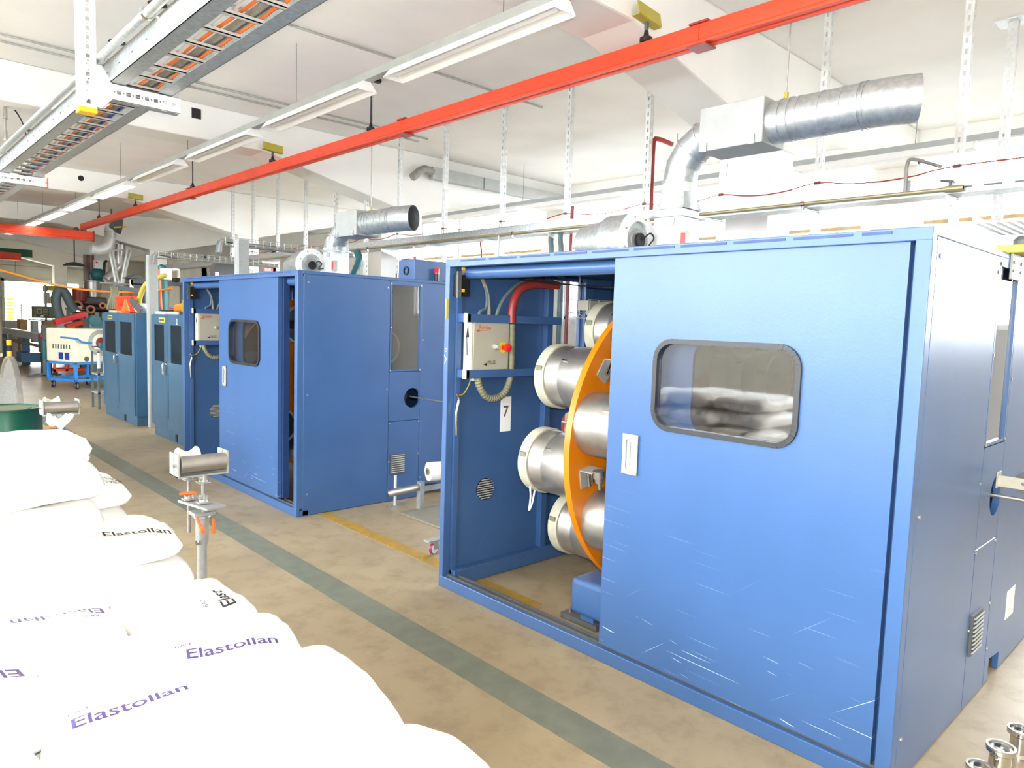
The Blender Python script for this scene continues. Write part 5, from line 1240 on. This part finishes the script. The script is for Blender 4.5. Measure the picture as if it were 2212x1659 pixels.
# extruder group
YE = 24.6
t = thing('extruder', 'grey and orange extruder with guard frame below the steel hopper at the far left', 'extruder', (at(180, 740, Y=YE).x, YE, 0))
pbox(148, 664, 192, 670, YE, .5, 'guard_top', 'alu', t); pbox(151, 668, 157, 712, YE, .5, 'guard_post', 'alu', t); pbox(186, 670, 191, 700, YE, .5, 'guard_post', 'alu', t)
q = at(172, 706, Y=YE + .05); q2 = at(188, 706, Y=YE + .05)
n = 14; rr = (q2.x - q.x) * 1.25
MB().tube([(q2.x + .02 - rr + rr * math.cos(math.pi / 2 * k / n), YE - .02, q.z - .05 + rr * 1.3 * math.sin(math.pi / 2 * k / n)) for k in range(n + 1)], .05, 8, 0).build('guard_arch', 'alu', t, smooth=True)
pbox(157, 672, 186, 715, YE + .5, .4, 'extruder_body', 'dgrey', t)
pbox(165, 640, 232, 660, YE + .3, .7, 'barrel_housing', 'dgrey', t, bevel=.05)
a, b = at(160, 662, Y=YE + .1), at(232, 668, Y=YE + .1)
MB().cyl(a, b, .12, n=16).build('barrel', 'black', t, smooth=True)
for (u, v, s) in ((168, 660, .15), (196, 668, .13), (222, 660, .10)):
    q = at(u, v, Y=YE - .05); MB().ring(q, Y_, s, s * .55, .16, 20).build('heater_band', 'orange', t, smooth=True)
q = at(170, 662, Y=YE - .08); MB().box(q.x - .06, q.x + .08, YE - .1, YE - .06, q.z - .06, q.z + .02).build('band_label', 'white', t)
pbox(150, 712, 236, 830, YE + .6, .8, 'machine_frame', 'dgrey', t)
t = thing('gear_motor', 'teal gear motor behind the cream winder machine', 'motor', (at(210, 700, Y=20.5).x, 20.5, 0))
pbox(192, 688, 228, 715, 20.4, .7, 'gear_case', 'teal', t, bevel=.06); q = at(206, 692, Y=20.35); MB().cyl(q, q + Y_ * .3, .14, n=18).build('motor_end', 'teal', t, smooth=True); pbox(194, 715, 226, 840, 20.5, .5, 'motor_plinth', 'dgrey', t)
YH = 25.3
t = thing('steel_hopper', 'brown steel hopper drum above the extruder at the far left', 'hopper', (at(200, 630, Y=YH).x, YH, 2.2))
a, b = at(201, 652, Y=YH), at(201, 610, Y=YH); r = (at(220, 630, Y=YH).x - at(182, 630, Y=YH).x) / 2
MB().lathe(a, Z_, [(r * .5, -.15), (r, 0), (r, b.z - a.z), (r * 1.06, b.z - a.z + .01), (r * 1.06, b.z - a.z + .05), (r * .9, b.z - a.z + .05)], 28).build('hopper_shell', 'steel', t, smooth=True)
a2, b2 = at(172, 650, Y=YH - .3), at(172, 622, Y=YH - .3); MB().lathe(a2, Z_, [(.1, -.1), (.2, 0), (.2, b2.z - a2.z)], 18).build('side_hopper', 'redpipe', t, smooth=True)
m_ = MB()
for u in (186, 217): q = at(u, 652, Y=YH + .1); m_.box(q.x - .03, q.x + .03, YH + .1, YH + .16, 0, q.z)
m_.build('hopper_leg', 'dgrey', t)
t = thing('hopper_loader', 'teal round vacuum loader with a white control box above the hopper', 'loader', (at(210, 590, Y=YH).x, YH, 2.9))
q = at(210, 593, Y=YH); MB().sphere(q, .21, 20, 12, (1, 1, 1.1)).build('loader_bowl', 'teal', t, smooth=True); qz = at(210, 608, Y=YH).z
MB().lathe((q.x, YH, qz - .04), Z_, [(.2, 0), (.2, .06), (.12, .12)], 18).build('loader_base', 'teal', t, smooth=True)
pbox(204, 561, 223, 581, YH - .2, .2, 'control_case', 'white', t, bevel=.01); q = at(209, 567, Y=YH - .21); MB().sphere(q, .03, 8, 6).build('red_knob', 'redp', t)
MB().tube([at(224, 600, Y=YH - .1), at(225, 585, Y=YH - .1), at(226, 568, Y=YH - .1), at(231, 563, Y=YH - .1)], .04, 8, 4).build('feed_hose', 'black', t, smooth=True)
# second loader behind the nearer cabinet
YD = 13.6
t = thing('drying_hopper', 'tall teal drying hopper with a white control box behind the small cabinets', 'hopper', (at(350, 640, Y=YD).x, YD, 0))
a, b = at(351, 740, Y=YD), at(351, 605, Y=YD); r = (at(366, 620, Y=YD).x - at(338, 620, Y=YD).x) / 2
MB().lathe((a.x, YD, 0), Z_, [(r * .8, 0), (r * .8, .5), (r, .9), (r, b.z), (r * .5, b.z + .05), (r * .6, b.z + .08), (r * .6, at(345, 575, Y=YD).z), (.02, at(345, 573, Y=YD).z + .02)], 24).build('hopper_body', 'teal', t, smooth=True)
pbox(353, 579, 372, 604, YD - .3, .2, 'control_case', 'white', t, bevel=.01)
MB().tube([at(343, 582, Y=YD - .3), at(346, 620, Y=YD - .3), at(349, 668, Y=YD - .3)], .018, 6, 4).build('orange_hose', 'signal', t, smooth=True)
MB().tube([at(372, 583, Y=YD), at(385, 583, Y=YD), at(386, 600, Y=YD)], .03, 8, 2).build('white_pipe', 'white', t, smooth=True)
t = thing('lifting_gantry', 'dark grey gantry beam behind the nearer small cabinet tools', 'gantry', (at(380, 612, Y=14.2).x, 14.2, 0))
pbox(364, 608, 400, 618, 14.2, .25, 'gantry_beam', 'dgrey', t, bevel=.01); pbox(378, 600, 390, 609, 14.2, .2, 'gantry_motor', 'black', t, bevel=.02); a = at(392, 618, Y=14.3); b = at(400, 618, Y=14.3); MB().box(a.x, b.x, 14.3, 14.42, 0, a.z).build('gantry_leg', 'dgrey', t)
# green hose arch, hood, screen
YG = 23.6
tag(MB().tube([at(163, 672, Y=YG), at(152, 655, Y=YG), at(140, 632, Y=YG), at(128, 628, Y=YG), at(121, 645, Y=YG), at(124, 672, Y=YG), at(133, 694, Y=YG)], .13, 12, 6).build('extraction_hose', 'hosed', smooth=True), 'thick dark green extraction hose arching at the far left', 'hose')
t = thing('suction_hood', 'grey pyramid suction hood below the thick green hose', 'hood', (at(140, 705, Y=23.2).x, 23.2, 0))
YK = 23.2; a, b = at(118, 716, Y=YK), at(164, 710, Y=YK); c0, c1 = at(130, 692, Y=YK + .2), at(150, 692, Y=YK + .2)
MB().add([(a.x, YK, a.z), (b.x, YK, b.z), (b.x, YK + .8, b.z), (a.x, YK + .8, a.z), (c0.x, YK + .2, c0.z), (c1.x, YK + .2, c0.z), (c1.x, YK + .6, c0.z), (c0.x, YK + .6, c0.z)], [(0, 1, 5, 4), (1, 2, 6, 5), (2, 3, 7, 6), (3, 0, 4, 7), (4, 5, 6, 7), (0, 3, 2, 1)]).build('hood_shell', 'grey', t)
m_ = MB()
for x in (a.x + .05, b.x - .05): m_.box(x - .02, x + .02, YK + .4, YK + .44, 0, a.z)
m_.build('hood_leg', 'dgrey', t)
YC = 26.6
t = thing('control_desk', 'olive control desk with a framed screen near the gate opening', 'control desk', (at(90, 690, Y=YC).x, YC, 0))
pbox(74, 661, 120, 688, YC, .5, 'desk_case', 'hose', t, bevel=.01); pbox(78, 664, 106, 686, YC - .02, .03, 'front_panel', 'dgrey', t); pbox(79, 666, 91, 678, YC - .04, .03, 'screen_bezel', 'lime', t); pbox(81.5, 668.5, 88.5, 675.5, YC - .045, .01, 'screen', 'dgrey', t)
for k in range(4): pbox(93, 667 + 4 * k, 104, 669 + 4 * k, YC - .03, .01, 'key_row', 'lime' if k % 2 else 'boxgrey', t)
pbox(88, 681, 94, 684, YC - .03, .01, 'white_key', 'white', t)
pbox(68, 690, 118, 693, YC, .6, 'desk_top', 'dgrey', t); pbox(70, 693, 84, 740, YC + .1, .4, 'desk_leg', 'alu', t); pbox(94, 693, 118, 740, YC + .1, .4, 'desk_cupboard', 'card', t)
YS = 28.0
t = thing('storage_shelf', 'grey shelf of boxes and papers beside the gate opening', 'shelf', (at(100, 650, Y=YS).x, YS, 0))
for u in (96, 119): a = at(u, 614, Y=YS); MB().box(a.x, a.x + .06, YS, YS + .06, 0, a.z).build('shelf_post', 'grey', t)
for v in (628, 656, 690): pbox(95, v, 121, v + 2, YS, .5, 'shelf_board', 'dgrey', t)
for (u0, v0, u1, v1, m, lb) in ((103, 617, 119, 627.7, 'lime', 'dull yellow carton on the top board of the grey shelf by the gate'), (96, 617, 103, 630, 'card', 'brown carton at the end of the top shelf board'),
        (97, 632, 103, 656, 'cream', 'cream binder on the middle board of the grey shelf'), (103.5, 632, 108, 656, 'grey', 'grey binder on the middle board of the grey shelf'), (109, 641, 113, 656, 'yellow', 'yellow box on the middle board of the grey shelf'), (113, 637, 115, 656, 'redpipe', 'thin red folder on the middle shelf board')):
    tag(pbox(u0, v0, u1, v1, YS + .05, .3, 'carton' if 'carton' in lb else 'box' if 'box' in lb else 'binder', m), lb, 'carton' if 'carton' in lb else 'box' if 'box' in lb else 'binder')
# beyond the gate: yellow crates, cartons
yc = 35.0
a = at(12, 692, Y=yc); b = at(34, 692, Y=yc); t = thing('loading_bench', 'plain grey bench under the yellow crates beyond the gate', 'bench', (a.x, yc, 0)); MB().box(a.x, b.x, yc, yc + .9, a.z - .06, a.z).build('bench_top', 'grey', t)
for x in (a.x, b.x - .06): MB().box(x, x + .06, yc + .1, yc + .8, -.01, a.z - .06).build('bench_leg', 'grey', t)
for k in range(7):
    o = pbox(14, 686 - 7.2 * k, 32, 692 - 7.2 * k, yc, .9, 'yellow_crate', 'yellow', bevel=.02)
    tag(o, ('lowest', 'second lowest', 'third', 'middle', 'fifth', 'second highest', 'topmost')[k] + ' yellow crate in the stack beyond the gate', 'crate', 'yellow crates beyond the gate')
t = thing('brown_rack', 'brown wooden rack standing beyond the gate', 'rack', (at(45, 665, Y=36).x, 36, 0))
for v in (659, 664, 669): pbox(32, v, 60, v + 2.2, 36, .6, 'rack_board', 'card', t)
for u, m in ((44, 'redpipe'), (32, 'card')): a = at(u, 656, Y=36); MB().box(a.x, a.x + .06, 36, 36.1, -.01, a.z).build('rack_post', m, t)
a = at(10, 692, Y=30.2); b = at(45, 712, Y=30.2); MB().box(a.x, b.x, 30.2, 30.8, 0, a.z).build('grey_bin', 'grey'); tag(bpy.data.objects['grey_bin'], 'grey bin with sloping lid before the gate opening', 'bin')
a = at(43, 690, Y=29.5); b = at(60, 716, Y=29.5); tag(MB().box(a.x, b.x, 29.5, 30.1, 0, a.z).build('wooden_box', 'card', bevel=.01), 'brown wooden box before the gate opening', 'box')
# ducts and struts at the far left under the rail
YF = 19.5
t = thing('elbow_duct', 'pale grey elbow duct with yellow rimmed end under the red rail', 'duct', (at(238, 520, Y=YF).x, YF, 3.3))
MB().tube([at(196, 537, Y=YF), at(215, 540, Y=YF), at(231, 533, Y=YF), at(237, 518, Y=YF), at(238, 500, Y=YF), at(240, 486, Y=YF)], .13, 16, 6).build('duct_pipe', 'galvw', t, smooth=True)
for v in (502, 508, 512): q = at(238, v, Y=YF); MB().ring(q, Z_, .142, .12, .02, 24).build('duct_rib', 'galv', t, smooth=True)
a = at(241, 484, Y=YF); MB().cyl(a, (a.x, YF, CEIL), .02, n=6).build('duct_hanger', 'dgrey', t); a = at(236, 484, Y=YF); MB().lathe(a, Vector((.9, -.2, -.15)), [(.15, 0), (.17, .05), (.19, .28), (.1, .30)], 22).build('fan_end', 'dgrey', t, smooth=True); MB().ring(a + Vector((.2, -.05, -.05)), Vector((.2, 0, -1)), .19, .15, .03, 22).build('yellow_rim', 'yellow', t)
t = thing('angled_duct', 'ribbed steel duct bending down toward the extruder', 'duct', (at(262, 560, Y=20.5).x, 20.5, 2.8))
MB().tube([at(260, 528, Y=20.5), at(259, 560, Y=20.5), at(258, 573, Y=20.5), at(248, 585, Y=20.5), at(231, 604, Y=20.5)], .12, 14, 6).build('duct_pipe', 'steel', t, smooth=True)
q = at(260, 528, Y=20.5); MB().cyl((q.x, 20.5, q.z), (q.x, 20.5, CEIL), .015, n=6).build('duct_hanger', 'dgrey', t)
for k in range(6): q = at(260 - .2 * k, 533 + 6 * k, Y=20.5); MB().ring(q, Z_, .13, .11, .015, 20).build('duct_rib', 'galv', t, smooth=True)
q = at(259, 627, Y=20.1)
t = thing('strut_frame', 'slanted steel struts meeting in a point below the pale elbow duct', 'frame', (q.x, 20.1, 0))
for i, (a, b) in enumerate((((236, 541), (252, 622)), ((243, 541), (259, 626)), ((275, 537), (259, 626)), ((282, 540), (262, 628)))):
    MB().cyl(at(*a, Y=20.0 + .2 * (i % 2)), at(*b, Y=20.0 + .2 * (i % 2)), .03, n=8).build('slanted_strut', 'galvw', t, smooth=True)
MB().cyl((q.x, 20.1, 0), (q.x, 20.1, q.z + .1), .05, n=10).build('foot_post', 'dgrey', t, smooth=True)
MB().cyl(at(238, 541, Y=20.1), at(282, 539, Y=20.1), .02, n=8).build('cross_bar', 'galvw', t)
for k, (u, m) in enumerate(((184, 'grcable'), (188, 'redpipe'), (192, 'dgrey'), (196, 'grcable'), (200, 'redpipe'))):
    q = at(u, 600, Y=26.17); tag(MB().cyl((q.x, 26.17, 0), (q.x, 26.17, 3.6), .05, n=8).build('wall_pipe', m, smooth=True), ('first', 'second', 'third', 'fourth', 'fifth')[k] + ' pipe counted rightward beside the farthest column', 'pipe')
t = thing('pendant_lamp', 'dark pendant lamp hanging before the far wall', 'lamp', (at(161, 573, Y=25).x, 25, 3.0))
q = at(161, 573, Y=25); MB().cyl(q, (q.x, 25, CEIL), .02, n=6).build('lamp_rod', 'dgrey', t); MB().lathe(q + Z_ * -.04, Z_, [(.30, 0), (.32, .03), (.22, .10), (.05, .14)], 20).build('lamp_shade', 'dgrey', t, smooth=True)
a_ = [at(0, 583, Y=15.2), at(50, 597, Y=15.0), at(100, 611, Y=14.7), at(160, 623, Y=14.4), at(230, 630, Y=14.0), at(300, 631, Y=13.6), at(340, 628, Y=13.3), at(372, 623, Y=13.1)]
tag(MB().tube(a_, .018, 8, 6).build('orange_hose', 'orange', smooth=True), 'orange hose sagging across the far left of the hall', 'hose')
t = thing('dark_beam', 'dark beam with hanging green straps across the farther cabinet', 'beam', (at(280, 622, Y=13.0).x, 13.0, 2.0))
MB().beam(at(254, 620, Y=13.4), at(320, 632, Y=12.2), .06, .07).build('beam_bar', 'dgrey', t)
q = at(250, 640, Y=13.4); MB().cyl((q.x, 13.4, 0), (q.x, 13.4, q.z + .25), .04, n=8).build('beam_post', 'dgrey', t)
for k in range(6):
    u = 240 + 2.6 * k; q = at(u, 620, Y=13.3); MB().tube([q, q + Vector((.0, -.05, -.12)), at(u - 4 + k * .6, 650, Y=13.2), at(u - 8 + 3 * k, 668, Y=13.1)], .02, 6, 4).build('green_strap', 'hose', t, smooth=True)
t = thing('wall_machine', 'grey duct box with dark tray behind the farther small cabinet', 'machine', (at(290, 620, Y=17).x, 17, 0))
pbox(222, 609, 330, 618, 17.5, .3, 'grey_channel', 'grey', t); pbox(280, 602, 289, 624, 17, .3, 'steel_column', 'chrome', t, bevel=.02); pbox(278, 598, 306, 602, 16.9, .5, 'tray_lid', 'dgrey', t); q = at(298, 608, Y=17); MB().cyl(q, q + Y_ * .4, .16, n=18).build('dark_roller', 'dgrey', t, smooth=True)
pbox(286, 612, 318, 616, 17.0, .3, 'pale_duct', 'beige', t); pbox(290, 619, 318, 621, 17, .2, 'dark_rail', 'dgrey', t); pbox(284, 624, 288, 850, 17.1, .2, 'machine_leg', 'dgrey', t); pbox(312, 616, 316, 850, 17.1, .2, 'machine_leg', 'dgrey', t)
# behind the far enclosure roof
t = thing('cable_drum', 'dark cable drum standing behind the short white duct', 'drum', (at(488, 580, Y=13).x, 13, 2.2))
q = at(486, 584, Y=13.0); MB().cyl(q, q + Vector((.1, .5, 0)), .20, n=24).build('drum_flange', 'dgrey', t, smooth=True); MB().box(q.x - .06, q.x + .1, 13.1, 13.25, 0, q.z).build('drum_post', 'dgrey', t)
t = thing('grey_wall_cabinet', 'grey cabinet with fuzzy dark bundle behind the far enclosure', 'cabinet', (at(530, 575, Y=13.5).x, 13.5, 0))
pbox(511, 563, 542, 700, 13.5, .4, 'cabinet_body', 'boxgrey', t, bevel=.01); pbox(500, 565, 508, 592, 13.4, .3, 'dark_bundle', 'black', t, bevel=.03)
a, b = at(569, 578, Y=14.5), at(590, 588, Y=14.5)
t = MB().box(a.x, b.x, 14.5, 14.52, b.z, a.z).build('red_sign', 'redp'); tag(t, 'small red sign with white letters behind the far enclosure', 'sign')
flat_text(MB(), 'LUS', a.z - b.z, (a.x + .03, 14.495, b.z + .02), X_, Z_).build('sign_letters', 'white', t)
t = thing('sign_post', 'thin grey post carrying the small red sign', 'post', (a.x, 14.53, 0)); MB().cyl(((a.x + b.x) / 2, 14.54, 0), ((a.x + b.x) / 2, 14.54, a.z), .02, n=8).build('post_tube', 'grey', t)
